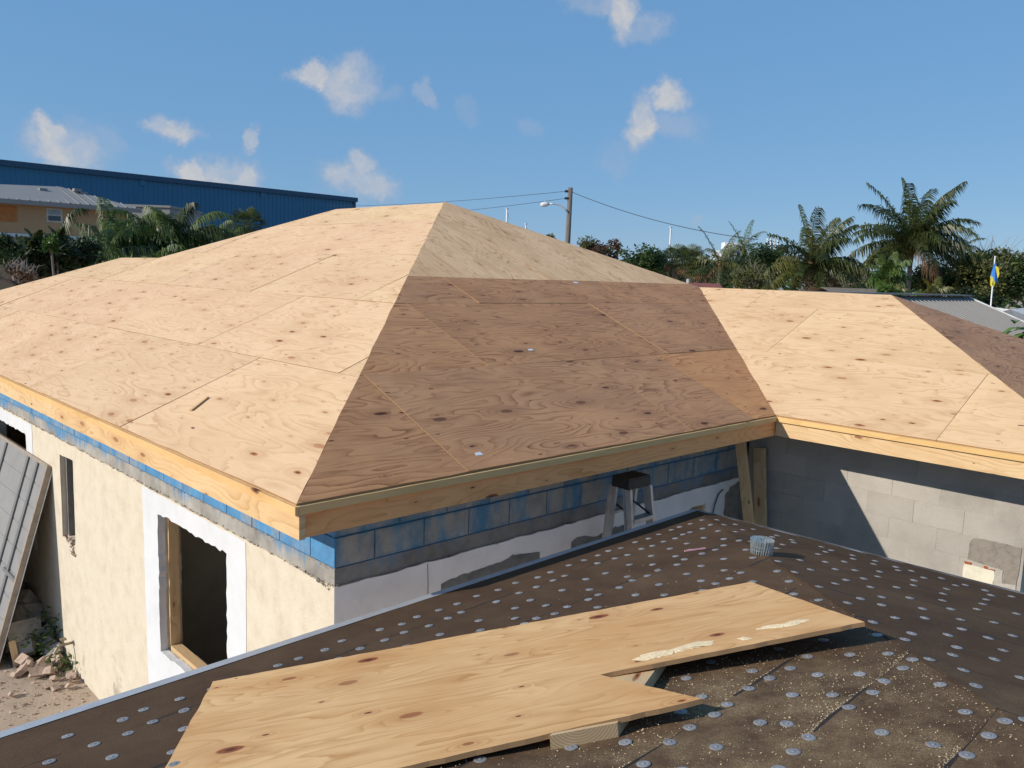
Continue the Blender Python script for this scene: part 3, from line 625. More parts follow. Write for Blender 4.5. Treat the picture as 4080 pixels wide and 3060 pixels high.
# ------------------------------------------------------------------ the low roof in front
ALO = .0254; S = .185
LX, LY = Vector((math.cos(ALO), math.sin(ALO), 0)), Vector((-math.sin(ALO), math.cos(ALO), 0)); LO = Vector((3.4323, -.1992, -.6))
def lw3(x, y, h=0.):                                                  # roof-local plan point to world on the roof surface
    z = S*max(0, min(-x, -y)) if (x < 0 and y < 0) else S*min(-x, -y)
    return LO + LX*x + LY*y + Z*(z+h)
low = thing('low_house', (LO-LX*4-LY*4)*1, 'low house with dark felt covered hip roof dotted with tin caps', 'house'); low.location.z = GZ; ROOT[low.name] = low.location.copy()
WDT, LEN = 8.0, 10.0
mb = MB(); q = lambda x, y, z: LO+LX*x+LY*y+Z*z
for (a, b, c, d) in (((-.4, -.4), (-LEN+.4, -.4), (-LEN+.4, -WDT+.4), (-.4, -WDT+.4)),):
    P = [q(*a, GZ+.6), q(*b, GZ+.6), q(*c, GZ+.6), q(*d, GZ+.6)]; T = [p+Z*(-GZ-.6-.03) for p in P]
    for i in range(4): mb.poly([P[i], P[(i+1) % 4], T[(i+1) % 4], T[i]])
mb.build('wall', 'white_wall', low)
mb = MB()                                                             # decking under the felt
A_, B_, C_, D_ = q(0, 0, -.006), q(-LEN, 0, -.006), q(-LEN, -WDT, -.006), q(0, -WDT, -.006); E_, F_ = q(-WDT/2, -WDT/2, S*WDT/2-.006), q(-LEN+WDT/2, -WDT/2, S*WDT/2-.006)
for pl in ((A_, E_, F_, B_), (A_, D_, E_), (D_, C_, F_, E_), (C_, B_, F_)): mb.poly(pl)
mb.poly([p-Z*.03 for p in (A_, B_, C_, D_)])
mb.build('roof_deck', 'felt', low)
laps = [0., .43, .86, 1.285, 1.705, 2.127, 2.457, 2.84, 3.2, 3.6, 4.0]
def strip(swap, i, ends):
    a, b = laps[i], min(laps[i+1]+.06, 4.0); rr = random.Random(i+50*swap)
    for e0, e1, lift in ends:
        mb = MB(); n = int((e1-e0)/.12)+1; rows = []
        fr_ = (0, .014, .3, .65, 1)
        nr = 4
        for k in range(n+1):
            row = []
            for j in range(nr+1):
                s = a+(b-a)*fr_[j]; t = e0+(e1-e0)*k/n
                t = max(t, s-.012) if e0 < 4.3 else t
                if k == 0: t = max(e0, s-.012)
                if j == 0 and i: s += .008*math.sin(k*.9+i)+rr.uniform(-.005, .005)
                h = .0022+.008*(1-fr_[j])**1.5+lift+rr.uniform(0, .0016)
                x, y = (-t, -s) if not swap else (-s, -t)
                p = LO+LX*x+LY*y+Z*(S*s+h); row.append(p)
            rows.append(row)
        for k in range(n):
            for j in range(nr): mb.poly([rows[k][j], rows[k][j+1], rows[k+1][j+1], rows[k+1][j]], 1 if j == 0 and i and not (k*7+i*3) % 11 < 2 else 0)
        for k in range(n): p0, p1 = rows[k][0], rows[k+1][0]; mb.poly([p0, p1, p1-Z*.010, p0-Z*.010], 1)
        o = mb.build('felt_strip', ['felt', 'felt_lap_shade'], low, True, False)
        me = o.data
cutl = {0: 5.6, 1: 1.33, 2: 1.745, 3: 4.4, 4: 6.0, 5: 3.05, 6: 5.1, 7: 6.2}
for i in range(10):
    c = cutl.get(i, 6.5); e0 = laps[i]
    if c-e0 > .25: strip(0, i, [(e0, c+.08, .0), (c, LEN-laps[i], .003)])
    else: strip(0, i, [(e0, LEN-laps[i], .0)])
    strip(1, i, [(e0, 7.8-laps[i], .0015)])
# metal drip edge
mb = MB()
def drip(p, d, out, ln):
    for (a, b) in ((0, 3.05), (3.0, 6.05), (6.0, ln)):
        if a >= ln: continue
        b = min(b, ln); h = .0075 if a in (0, 6.0) else .0087
        m = MB(); o = q(p[0], p[1], h)
        inn = -out+Z*S; inn.normalize()
        P0, P1 = o+d*a+out*.022, o+d*b+out*.022
        m.poly([P0, P1, P1+inn*.072, P0+inn*.072]); m.poly([P0, P0-Z*.045, P1-Z*.045, P1]); m.poly([P0-Z*.045, P0-Z*.06+out*.012, P1-Z*.06+out*.012, P1-Z*.045])
        m.build('drip_edge', 'drip_metal', low, False, False)
drip((0, 0), -LX, LY, LEN); drip((0, 0), -LY, LX, WDT)
# tin caps
mb = MB(); n = 14; R0 = .0215
mb.v.append((0, 0, .0035)); 
for r_, z_ in ((.0055, .0035), (.0062, .0016), (.016, .0022), (R0, .0006), (R0, -.0012)):
    for j in range(n): a = 2*math.pi*j/n; mb.v.append((r_*math.cos(a), r_*math.sin(a), z_))
for j in range(n): mb.f.append([0, 1+j, 1+(j+1) % n]); mb.m.append(0)
for k in range(4):
    for j in range(n): mb.f.append([1+k*n+j, 1+(k+1)*n+j, 1+(k+1)*n+(j+1) % n, 1+k*n+(j+1) % n]); mb.m.append(0)
capme = mb.mesh('tin_cap', ['tin_cap'])
spots = []; rr = random.Random(21)
NL = (Z+LY*S).normalized(); NR = (Z+LX*S).normalized()
def caprow(swap, s, sp, t1, ph=0.):
    t = s+.05+ph
    while t < t1:
        a, b = s+rr.gauss(0, .012), t+rr.gauss(0, .016); t += sp*rr.uniform(.82, 1.2)
        if rr.random() < .05 or b < a+.02: continue
        spots.append((swap, a, b))
for i in range(9):
    a = laps[i]; g_ = laps[i+1]-a
    for sw, t1 in ((0, 6.4), (1, 5.4)):
        if i: caprow(sw, a+.027, .128 if not sw else .17, t1)
        if i == 0: caprow(sw, .275, .135, t1, .02); 
        elif not sw: caprow(sw, a+g_*.45, .22, t1, .03); caprow(sw, a+g_*.78, .26, t1, .09)
        else: caprow(sw, a+g_*.5, .2, t1, .03)
vis = []
for sw, a, b in spots:
    x, y = (-b, -a) if not sw else (-a, -b); ii = max(k_ for k_ in range(10) if laps[k_] <= a+1e-6); fq = (a-laps[ii])/(laps[ii+1]+.06-laps[ii]); hq = .0022+.008*(1-fq)**1.5+.0024+(.003 if (not sw and cutl.get(ii, 6.5)-laps[ii] > .25 and b > cutl.get(ii, 6.5)) else 0)+(.0015 if sw else 0)
    p = LO+LX*x+LY*y+Z*(S*a+hq); d = p-CAM; z = d.dot(fwd)
    u, v = (2040+FPX*d.dot(CR)/z, 1530-FPX*d.dot(CU)/z) if z > .3 else (-1e4, 0)
    inside = -30 < u < 4110 and 0 < v < 3090; vis.append((0 if inside else 1, z if z > .3 else 99, sw, p))
vis.sort(key=lambda t: t[:2])
rest = MB()
for k, (o_, z, sw, p) in enumerate(vis):
    nn = NR if sw else NL; Xc = (LX if not sw else LY); Xc = (Xc-nn*Xc.dot(nn)).normalized(); a = rr.uniform(0, 6.28); Yc = nn.cross(Xc); X2 = Xc*math.cos(a)+Yc*math.sin(a)
    nt = (nn+Vector((rr.gauss(0, .03), rr.gauss(0, .03), 0))).normalized(); X2 = (X2-nt*X2.dot(nt)).normalized(); mt = frame(X2, nt.cross(X2), nt, p)
    if k < 298 and o_ == 0: place('tin_cap', capme, mt, low)
    elif o_ == 0 or z < 7:
        i0 = len(rest.v); rest.v += [tuple(mt @ Vector(v)) for v in mb.v]; rest.f += [[i0+j for j in f] for f in mb.f]; rest.m += mb.m
tag(rest.build('tin_caps', 'tin_cap', low, False, False), kind='stuff')

# loose things lying on the low roof ---------------------------------
def L3(x, y, z): return LO+LX*x+LY*y+Z*z
P1 = L3(-4.154, -.263, .074+.004); U3 = (LX*.816-LY*.561+Z*.141).normalized(); N3 = (LX*-.04+LY*.188+Z*.981).normalized(); U3 = (U3-N3*U3.dot(N3)).normalized(); V3 = U3.cross(N3)
if V3.dot(LY) > 0: V3 = -V3
mb = MB(); TS = .0175
sp = jag([(0, 0), (2.446, 0), (2.56, .732), (1.49, .732), (1.735, 1.093), (-.02, 1.16)], .0028, .05, 3)
mb.prism([(a, -b) for a, b in sp], lambda x, y, t: (x, y, t), -TS, 0, 0, 1)
ps = bpy.data.objects.new('plywood_sheet', mb.mesh('plywood_sheet', ['ply_loose', 'ply_edge'])); col.objects.link(ps); ps.matrix_world = frame(U3, -V3, U3.cross(-V3), P1)
tag(ps, 'loose knotty plywood sheet with a notched corner, propped on a timber block', 'plywood sheet')
# block of timber under it
BX = (LX*.935+LY*.354); nrm = NL; BX = (BX-nrm*BX.dot(nrm)).normalized(); BY = nrm.cross(BX)
bo = L3(-3.72, -1.92, S*1.92+.006)
mb = MB(); hw, hb = .0895, .046; sk = .075
pts = [(-sk*.9, hw), (sk*.9, -hw), (1.0, -hw), (1.0, hw)]
mb.prism(pts, lambda x, y, t: (x, y, t), 0, hb, 0)
mb.m[-4] = 1                                                         # skew-cut end
tb = bpy.data.objects.new('timber_block', mb.mesh('timber_block', ['lumber_pale', 'end_grain'])); col.objects.link(tb); tb.matrix_world = frame(BX, BY, nrm, bo)
tag(tb, 'short length of pale timber with ringed cut end under the loose plywood sheet', 'timber')
# sawdust heaps on the sheet
def heap(pts, hgt, seed):
    rr = random.Random(seed); mb = MB(); cx = sum(p[0] for p in pts)/len(pts); cy = sum(p[1] for p in pts)/len(pts)
    ol = jag(pts, .006, .012, seed); n = len(ol)
    def W3(a, b, h): return P1+U3*a+V3*b+N3*h
    rings = []
    for f, h in ((1., .0006), (.85, .45), (.55, .9), (.2, 1.)):
        ring = []
        for a, b in ol:
            x, y = cx+(a-cx)*f, cy+(b-cy)*f; ring.append(W3(x, y, h*hgt*rr.uniform(.92, 1.08) if h > .01 else h))
        rings.append(ring)
    for k in range(3):
        for j in range(n): mb.poly([rings[k][j], rings[k][(j+1) % n], rings[k+1][(j+1) % n], rings[k+1][j]])
    mb.poly(rings[3]); return mb.build('sawdust_heap', 'sawdust', None, True)
tag(heap([(1.64, .655), (1.70, .625), (1.80, .635), (1.93, .60), (1.985, .625), (1.96, .665), (1.84, .668), (1.74, .685), (1.68, .69)], .006, 1), 'long smear of sawdust near the cut edge of the loose sheet', 'sawdust')
tag(heap([(2.17, .60), (2.22, .575), (2.30, .60), (2.38, .58), (2.40, .605), (2.33, .63), (2.24, .625)], .004, 2), 'thin sawdust smear near the corner of the loose sheet', 'sawdust')
tag(heap([(2.07, .65), (2.11, .645), (2.115, .68), (2.08, .685)], .003, 3), 'small dab of sawdust between two smears on the loose sheet', 'sawdust')
# sawdust flecks scattered over the felt
rr = random.Random(5); mb = MB(); cnt = 0
while cnt < 7000:
    x, y = -rr.uniform(1.6, 5.0), -rr.uniform(.7, 3.6)
    if y < x: continue
    d = math.hypot((x+3.3)/1.1, (y+2.3)/.75); dens = math.exp(-d*d*1.1)*.95+.05
    dens *= .35+1.3*max(0, mn.noise(Vector((x*3.1, y*3.1, 0)))+.35)
    for lp_ in laps:
        if 0 < lp_+y < .022: dens *= 6
    if rr.random() > dens: continue
    p = L3(x, y, S*-y+.0105); a = rr.uniform(0, 6.28); s = rr.choice((.0006, .0007, .0009, .0012, .0018)); e = Vector((math.cos(a), math.sin(a), rr.uniform(-.3, .3)))*s*rr.uniform(.8, 2.2); f_ = Vector((-math.sin(a), math.cos(a), 0))*s*.6
    mb.poly([p-e-f_, p+e-f_, p+e+f_+Z*.001, p-e+f_]); cnt += 1
for lp_ in (2.127, 2.457, 2.84):
    for k in range(800):
        x = -rr.uniform(lp_, 4.4); y = -lp_+abs(rr.gauss(0, .010))+.008*math.sin(x*7.5)
        if mn.noise(Vector((x*2.2, lp_*9, 3))) < -.1: continue
        p = L3(x, y, S*-y+.0085); a = rr.uniform(0, 6.28); s_ = rr.choice((.0006, .0009, .0013)); e = Vector((math.cos(a), math.sin(a), .2))*s_*1.6; f_ = Vector((-math.sin(a), math.cos(a), 0))*s_
        mb.poly([p-e-f_, p+e-f_, p+e+f_, p-e+f_])
tag(mb.build('sawdust', 'sawdust', None, False, False), 'fine pale sawdust scattered over the dark felt', 'sawdust', kind='stuff')
# coil of nails
cn = thing('nail_coil', L3(-1.19, -1.19, S*1.19+.007), 'small upright coil of shiny wire-collated roofing nails on the felt hip', 'nail coil')
nb = Vector(cn.location); me = None; mbn = MB(); mbn.tube([(0, 0, 0), (.004, 0, .085)], .0031, 5); mbn.tube([(.004, 0, .085), (.004, 0, .0866)], .0042, 6); nme = mbn.mesh('nail', ['nail_wire'])
k = 0
for turn_r in (.062, .051, .040, .029, .018):
    m_ = int(2*math.pi*turn_r/.0135)
    for j in range(m_):
        a = 2*math.pi*j/m_; lean = .12
        e = Vector((math.cos(a), math.sin(a), 0)); t = Vector((-math.sin(a), math.cos(a), 0)); zz = (Z+t*lean).normalized(); xx = (e-zz*e.dot(zz)).normalized()
        place('nail', nme, frame(xx, zz.cross(xx), zz, nb+e*turn_r+Z*rnd.uniform(0, .003)), cn)
for h in (.03, .05):
    mb = MB(); mb.tube([nb+Vector((math.cos(a)*.0645, math.sin(a)*.0645, h)) for a in [2*math.pi*j/30 for j in range(31)]], .0013, 4); mb.build('wire', 'nail_wire', cn)
# scraps
def scrap(name, c, ang, l, w, h, mat, label, cat, nn=NL):
    Xs = (LX*math.cos(ang)+LY*math.sin(ang)); Xs = (Xs-nn*Xs.dot(nn)).normalized(); mb = MB()
    mb.prism(jag([(-l/2, -w/2), (l/2, -w/2), (l/2, w/2), (-l/2, w/2)], w*.08, max(l/4, .004), 3), lambda x, y, t: c+Xs*x+nn.cross(Xs)*y+nn*t, 0, h); return tag(mb.build(name, mat), label, cat)
pp = hit(2770, 2198, tuple(LY*S+Z), (LY*S+Z).dot(LO)); scrap('pencil', pp+NL*.009, -.6, .14, .009, .008, 'pink_plastic', 'pink pencil lying on the felt between tin caps', 'pencil')
NF = Vector((0, -ST, CT)); fs = lambda u, v: hit(u, v, (0, -TP, 1), 0)
for (u, v, s, lab) in ((2113, 1395, .06, 'small white paper tag on the brown plywood, half way up'), (1905, 1810, .06, 'small white paper tag on the brown plywood near the eave'), (2293, 1127, .08, 'small white paper tag just under the pale plywood')):
    c = fs(u, v)+NF*.003; mb = MB(); e = X; f_ = NF.cross(X); mb.prism([(-s/2, -s*.22), (s/2, -s*.3), (s/2, s*.3), (-s*.3, s*.25)], lambda a, b, t: c+e*a+f_*b+NF*t, 0, .001); tag(mb.build('paper_tag', 'paper'), lab, 'paper')
NS = Vector((-ST, 0, CT)); lsl = lambda u, v: hit(u, v, (-TP, 0, 1), 0)
a, b = lsl(760, 1638), lsl(828, 1585); o = board('wood_splinter', a+NS*.008, b+NS*.008, .03, .008, 'lumber', None, NS.cross((b-a).normalized())); tag(o, 'brown split offcut lying on the bright left roof slope', 'wood scrap')

# ------------------------------------------------------------------ things by the walls
# step ladder in the gap
ld = thing('step_ladder', (3.2, .1, GZ), 'aluminium step ladder with black top cap standing behind the felt roof edge', 'step ladder')
zt = -.36; x0, x1 = 3.0, 3.24; yc = .22
mb = MB(); mb.prism(jag([(x0-.02, yc-.09), (x1+.02, yc-.09), (x1+.01, yc+.09), (x0-.01, yc+.09)], 0, 9), lambda x, y, t: (x, y, t), zt-.075, zt); mb.box((x0-.015, yc-.085, zt), (x1+.015, yc+.085, zt+.014)); mb.build('top_cap', 'black_plastic', ld)
def rail(xa, xb, ya, yb, nm):
    m = MB(); a, b = Vector((xa, ya, zt-.07)), Vector((xb, yb, GZ)); d = (b-a)
    m.bar(a, b, .006, .075, Vector((0, 1, 0))); 
    for sgn in (-1, 1): m.bar(a+Vector((.012 if xb > xa else -.012, sgn*.036, 0)), b+Vector((.012 if xb > xa else -.012, sgn*.036, 0)), .026, .004, Vector((0, 1, 0)))
    m.build(nm, 'aluminium', ld)
fy = lambda z: yc-.07-(zt-z)*.14; by_ = lambda z: yc+.07+(zt-z)*.075
wl = lambda z: x0-(zt-z)*.022; wr = lambda z: x1+(zt-z)*.035
rail(x0, wl(GZ), fy(zt), fy(GZ), 'front_rail'); rail(x1, wr(GZ), fy(zt), fy(GZ), 'front_rail')
rail(x0, wl(GZ), by_(zt), by_(GZ), 'rear_rail'); rail(x1, wr(GZ), by_(zt), by_(GZ), 'rear_rail')
for k in range(1, 10):
    z = zt-.305*k
    m = MB(); m.box((wl(z)+.006, fy(z)-.04, z-.03), (wr(z)-.006, fy(z)-.036, z)); m.box((wl(z)+.006, fy(z)-.036, z-.003), (wr(z)-.006, fy(z)+.04, z)); m.build('step', 'aluminium', ld)
    if k % 2: m = MB(); m.bar((wl(z), by_(z), z), (wr(z), by_(z), z), .02, .02); m.build('brace', 'aluminium', ld)
m = MB(); m.bar((x0+.03, fy(zt-.3), zt-.3), (x0+.03, by_(zt-.25), zt-.22), .02, .006); m.build('spreader', 'black_plastic', ld); m = MB(); m.bar((x1-.0, fy(zt-.3), zt-.3), (x1-.0, by_(zt-.25), zt-.22), .02, .006); m.build('spreader', 'black_plastic', ld)
# props in the inner corner
o = board('timber_prop', (5.12, .15-.35, GZ), (5.12, .45, -.195), .1, .04, 'lumber', None, Y); tag(o, 'pale timber prop leaning up under the inner corner of the eave', 'timber prop')
o = board('timber_prop', (5.50, .12, GZ), (5.50, .42, -.45), .12, .04, 'lumber', None, Y); tag(o, 'darker timber board leaning in the inner corner against grey blocks', 'timber prop')
# shutter panel leaning on the left wall
pn = thing('shutter_panel', (.2, 8, GZ), 'grey ribbed metal garage door panel leaning against the cream wall', 'door panel')
b0 = Vector((-.085, 6.68, GZ)); t0 = Vector((.582, 6.68, -1.17)); V_ = (t0-b0).normalized(); N_ = V_.cross(Y).normalized(); N_ = N_ if N_.x < 0 else -N_; H_ = (t0-b0).length
def pbox(u0_, u1_, v0_, v1_, n0, n1, nm, mt): m = MB(); m.box((u0_, v0_, n0), (u1_, v1_, n1), Y, V_, N_, b0); return m.build(nm, mt, pn)
pbox(.05, 2.9, 0, H_, -.03, -.012, 'skin', 'panel_gray')
pbox(0, .05, 0, H_, -.035, .03, 'edge_channel', 'panel_edge')
pbox(.05, 2.9, H_-.035, H_+.004, -.033, .012, 'top_rail', 'panel_edge')
pbox(-.006, -.001, 0, H_, -.04, -.03, 'trim', 'lamp_white')
cols_ = [.05, .46, .86, 1.9, 2.9]
for i in range(4):
    if i: pbox(cols_[i]-.045, cols_[i]+.03, .0, H_-.036, -.012, .014, 'stile', 'panel_dark')
    for k in range(9):
        v0 = .01+k*.265
        pbox(cols_[i]+.052, cols_[i+1]-.05, v0, min(v0+.248, H_-.04), -.012, -.006, 'raised_panel', 'panel_gray')
        if i: pbox(cols_[i]+.04, cols_[i]+.05, v0+.03, min(v0+.2, H_-.05), -.012, .006, 'batten', 'panel_dark')
pbox(.09, .6, 1.0, 1.04, -.012, .02, 'stile', 'panel_dark')
# rubble
def rock(name, c, s, mat, seed, label, grp, blocky=.5):
    rr = random.Random(seed); m = MB(); ax = Vector((rr.gauss(0, 1), rr.gauss(0, 1), rr.gauss(0, .4))).normalized(); e1 = ax.orthogonal().normalized(); e2 = ax.cross(e1); sx, sy, sz = s, s*rr.uniform(.55, .8), s*rr.uniform(.4, .65)
    for sg in ((-1,-1,-1),(1,-1,-1),(1,1,-1),(-1,1,-1),(-1,-1,1),(1,-1,1),(1,1,1),(-1,1,1)):
        m.v.append(tuple(Vector(c)+ax*sg[0]*sx*rr.uniform(blocky, 1)+e1*sg[1]*sy*rr.uniform(blocky, 1)+e2*sg[2]*sz*rr.uniform(blocky, 1)))
    for f in ((0,3,2,1),(4,5,6,7),(0,1,5,4),(1,2,6,5),(2,3,7,6),(3,0,4,7)): m.f += [[f[0], f[1], f[2]], [f[0], f[2], f[3]]]; m.m += [0, 0]
    zmin = min(v[2] for v in m.v); dz = c[2]-s*.3-zmin; m.v = [(v[0], v[1], v[2]+dz) for v in m.v]
    return tag(m.build(name, mat), label, 'rubble', grp)
gp = lambda a, b: (lambda h: (h.x, h.y))(hit(a*.3014, 2300+b*.3014, (0, 0, 1), GZ))
for i, (a, b, s) in enumerate([(310, 1290, .1), (400, 1240, .085), (520, 1250, .1), (490, 1330, .11), (620, 1260, .09), (630, 1310, .085), (790, 1215, .06), (770, 1170, .1), (600, 1180, .08), (330, 1200, .11), (1040, 1320, .06), (720, 1270, .05), (640, 1470, .06), (740, 1490, .05), (900, 1480, .045), (700, 1380, .04), (180, 1330, .05), (150, 1590, .05), (940, 1400, .05), (1000, 1290, .05)]):
    x, y = gp(a, b); rock('rubble_chunk', (min(x, OV-.08), y, GZ+s*.28), s, 'rock_pink', 100+i, 'pinkish broken render chunk on the sunlit dirt by the wall', 'pink render chunks')
for i, (a, b, s, z) in enumerate([(540, 960, .13, .1), (680, 900, .12, .14), (760, 960, .12, .1), (660, 1010, .1, .06), (820, 1060, .1, .05), (320, 1080, .12, .08), (300, 960, .2, .15), (500, 700, .26, .22), (300, 780, .18, .3), (580, 520, .14, .5), (460, 500, .15, .5), (200, 600, .2, .35), (280, 350, .2, .5), (330, 250, .2, .7)]):
    x, y = gp(a, b+z*400); x = min(x, OV-s*.9); rock('rubble_chunk', (x, y, GZ+z*.6+.02), s, 'rock_gray', 200+i, 'grey broken concrete lump in the shade under the leaning panel', 'grey concrete lumps', .8)
rr = random.Random(12); mb = MB()
for k in range(1500):
    x, y = rr.uniform(-.9, OV-.02), rr.uniform(3.9, 7.0)
    if rr.random() > math.exp(-((y-5.9)/1.0)**2)*(.35+.65*math.exp(-(OV-x)*1.6)): continue
    s = rr.choice((.008, .012, .018, .026)); c = Vector((x, y, GZ+s*.3)); ax = [Vector((rr.gauss(0, 1), rr.gauss(0, 1), rr.gauss(0, .6))).normalized()*s for _ in range(5)]
    for t in ((0,1,2),(0,2,3),(0,3,4),(0,4,1),(1,2,3),(1,3,4)): mb.poly([c+ax[i] for i in t])
tag(mb.build('gravel', 'rock_pink', None, False, False), 'fine pink gravel and render crumbs spread along the wall foot', 'gravel', kind='stuff')
a_ = gp(225, 1180); o = board('wood_offcut', (a_[0], a_[1], GZ+.01), (a_[0]-.03, a_[1]+.06, GZ+.3), .07, .02, 'lumber_pale', None, X); tag(o, 'short pale offcut standing in the rubble', 'wood scrap')
def leafquad(mb, c, d, n, l, w, mi=0):
    s = d.cross(n).normalized()*w/2; mb.poly([c, c+d*l*.45+s, c+d*l, c+d*l*.45-s], mi)
for i, (a, b, h, nl) in enumerate([(440, 1090, .35, 90), (560, 1060, .35, 90), (880, 980, .55, 110), (860, 1250, .2, 50)]):
    x, y = gp(a, b); rr = random.Random(300+i); t = thing('weed', (min(x, OV-.1), y, GZ), ['low green weed in front of grey lumps', 'leafy green weed among grey lumps', 'tall green weed against the wall under the tap', 'small pale weed at the wall foot'][i], 'weed'); mb = MB(); ms = MB(); base = Vector(t.location)
    for k in range(nl):
        e = Vector((rr.gauss(0, .12), rr.gauss(0, .12), rr.uniform(.05, 1)*h)); p = base+Vector((min(e.x, OV-.03-base.x), e.y, e.z)); d = Vector((rr.gauss(0, 1), rr.gauss(0, 1), rr.gauss(.1, .4))).normalized(); leafquad(mb, p, d, (Z+Vector((rr.gauss(0, .4), rr.gauss(0, .4), 0))).normalized(), rr.uniform(.04, .075), .035)
        if k % 12 == 0: ms.tube([base, p], .003, 4)
    mb.build('foliage', 'leaf_weed', t, False, False); ms.build('stem', 'leaf_weed', t, False, False)

# ------------------------------------------------------------------ far buildings
def quadface(mb, pts, mi=0): mb.poly(pts, mi)
HZ = lambda: None
# blue warehouse: level top edge seen from (0,636) to (1413,788)
DR = 92.; wc = at(1413, 788, DR); zt_ = wc.z
def at_z(u, v, z): d = rd(u, v); return CAM+d*((z-CAM.z)/d.z)
wl_ = at_z(0, 636, zt_); wd = (wl_-wc); wd.z = 0; wd.normalize(); wn = Vector((wd.y, -wd.x, 0)); wn = wn if wn.dot(CAM-wc) > 0 else -wn
WL = 75.; zb_ = at(850, 934, 78).z
wh = thing('warehouse', (wc.x, wc.y, GZ), 'long blue ribbed metal warehouse above pale lower wall', 'warehouse')
mb = MB(); Wx = lambda s, z, t: wc+wd*s+wn*t+Z*(z-zt_)
mb.prism([(0, GZ), (WL, GZ), (WL, zb_), (0, zb_)], Wx, -30, -.05); mb.build('lower_wall', 'off_white', wh)
step_ = .45; n = int(WL/step_)
for i0 in range(0, n, 14):                                             # ribbed cladding in wide panels
    mb = MB()
    for i in range(i0, min(i0+14, n)):
        s = i*step_
        prof = [(0, 0), (.05, .06), (.14, .06), (.19, 0), (.45, 0)]
        for k in range(4): mb.poly([Wx(s+prof[k][0], zb_, prof[k][1]), Wx(s+prof[k+1][0], zb_, prof[k+1][1]), Wx(s+prof[k+1][0], zt_-.3, prof[k+1][1]), Wx(s+prof[k][0], zt_-.3, prof[k][1])])
    mb.build('siding_panel', 'blue_siding', wh, False, False)
mb = MB(); mb.prism([(0, zb_), (WL, zb_), (WL, zt_-.02), (0, zt_-.02)], Wx, -30, -.02); mb.build('upper_wall', 'blue_siding', wh)
mb = MB(); mb.prism([(-.25, zt_-.45), (WL, zt_-.45), (WL, zt_), (-.25, zt_)], Wx, -30.2, .28); mb.build('roof_trim', 'blue_trim', wh)
mb = MB(); mb.prism([(-.1, zb_), (.2, zb_), (.2, zt_-.46), (-.1, zt_-.46)], Wx, -30.1, .12); mb.build('corner_trim', 'blue_trim', wh)
for sx in (11, 23, 35, 47): mb = MB(); mb.box((sx, -.95, .05), (sx+.45, -.46, .14), wd, Z, wn, wc); mb.build('vent', 'blue_siding', wh)
# tan house
D2 = 46.; ez = at(300, 812, D2).z
ev0, ev1 = at_z(0, 790, ez), at_z(560, 832, ez); hd = (ev1-ev0); hd.z = 0; hl = hd.length; hd.normalize(); hn = Vector((-hd.y, hd.x, 0)); hn = hn if hn.dot(ev0-CAM) > 0 else -hn
ho = ev1; th = thing('tan_house', (ho.x, ho.y, GZ), 'tan stucco house with pale metal hip roof in front of blue warehouse', 'house')
Hx = lambda s, z, t: ho-hd*s+hn*t+Z*(z-ez)                            # s to the left, t away
LH, DH, ov = 22., 9.4, .5
mb = MB(); mb.prism([(.6, GZ), (LH, GZ), (LH, ez-.05), (.6, ez-.05)], Hx, ov, DH-ov); mb.build('wall', 'tan_wall', th)
b1, b2 = at(200, 941, D2+.3).z, at(200, 953, D2+.3).z
mb = MB(); mb.prism([(.58, b2), (LH, b2), (LH, b1+.05), (.58, b1+.05)], Hx, ov-.06, ov+.1); mb.build('band_course', 'off_white', th)
hb_ = DH/2; pk = hit(240, 744, tuple(hn), hn.dot(ho+hn*hb_)); rz = pk.z; sp_ = -(pk-ho).dot(hd)
rf_ = sub('roof', th)
lowz = at(60, 752, D2+2).z
mb = MB(); mb.poly([Hx(0, ez, 0), Hx(sp_, rz, hb_), Hx(0, ez, DH)]); mb.poly([Hx(0, ez, 0), Hx(LH, ez, 0), Hx(LH-3, rz-.55, hb_), Hx(sp_+3.0, rz-.55, hb_), Hx(sp_, rz, hb_)]); mb.poly([Hx(0, ez, DH), Hx(sp_, rz, hb_), Hx(sp_+3., rz-.55, hb_), Hx(LH-3, rz-.55, hb_), Hx(LH, ez, DH)]); mb.poly([Hx(LH, ez, 0), Hx(LH, ez, DH), Hx(LH-3, rz-.55, hb_)])
mb.build('metal_sheeting', 'tin_roof_pale', rf_)
sl_ = (rz-ez)/hb_
for k in range(42):
    s = .25+k*.5
    if s < sp_: top = hb_*s/sp_
    else: top = hb_*(.86 if s > sp_+3 else 1-.14*(s-sp_)/3)
    rzz = lambda t: ez+ (rz-ez)*(t/hb_) if s <= sp_ else ez+(rz-ez)*t/hb_*(.86 if False else 1)
    m = MB(); h_top = (rz-.55 if s > sp_+3 else None)
    zt2 = ez+(rz-ez)*s/sp_ if s < sp_ else (rz-.55*min(1, (s-sp_)/3)); tt = hb_*s/sp_ if s < sp_ else hb_
    m.bar(Hx(s, ez+.03, .02), Hx(s, zt2+.03, tt), .035, .04); m.build('standing_seam', 'tin_roof_pale', rf_)
mb = MB(); mb.prism([(-.05, ez-.24), (LH, ez-.24), (LH, ez-.01), (-.05, ez-.01)], Hx, -.06, .06); mb.build('gutter', 'tin_roof_gray', rf_)
mb = MB(); mb.prism([(0, ez-.2), (LH, ez-.2), (LH, ez-.12), (0, ez-.12)], Hx, .06, ov+.1); mb.build('soffit', 'tan_wall', rf_)
pr = lambda u, v: (lambda q_: (-(q_-ho).dot(hd), q_.z))(hit(u, v, tuple(hn), hn.dot(ho+hn*ov)))
wn0, wn1 = pr(183, 828), pr(249, 888)
wi = sub('window', th)
def rect(a, b, t0, t1, nm, mt, par): m = MB(); m.prism([(a[0], b[1]), (b[0], b[1]), (b[0], a[1]), (a[0], a[1])], Hx, t0, t1); return m.build(nm, mt, par)
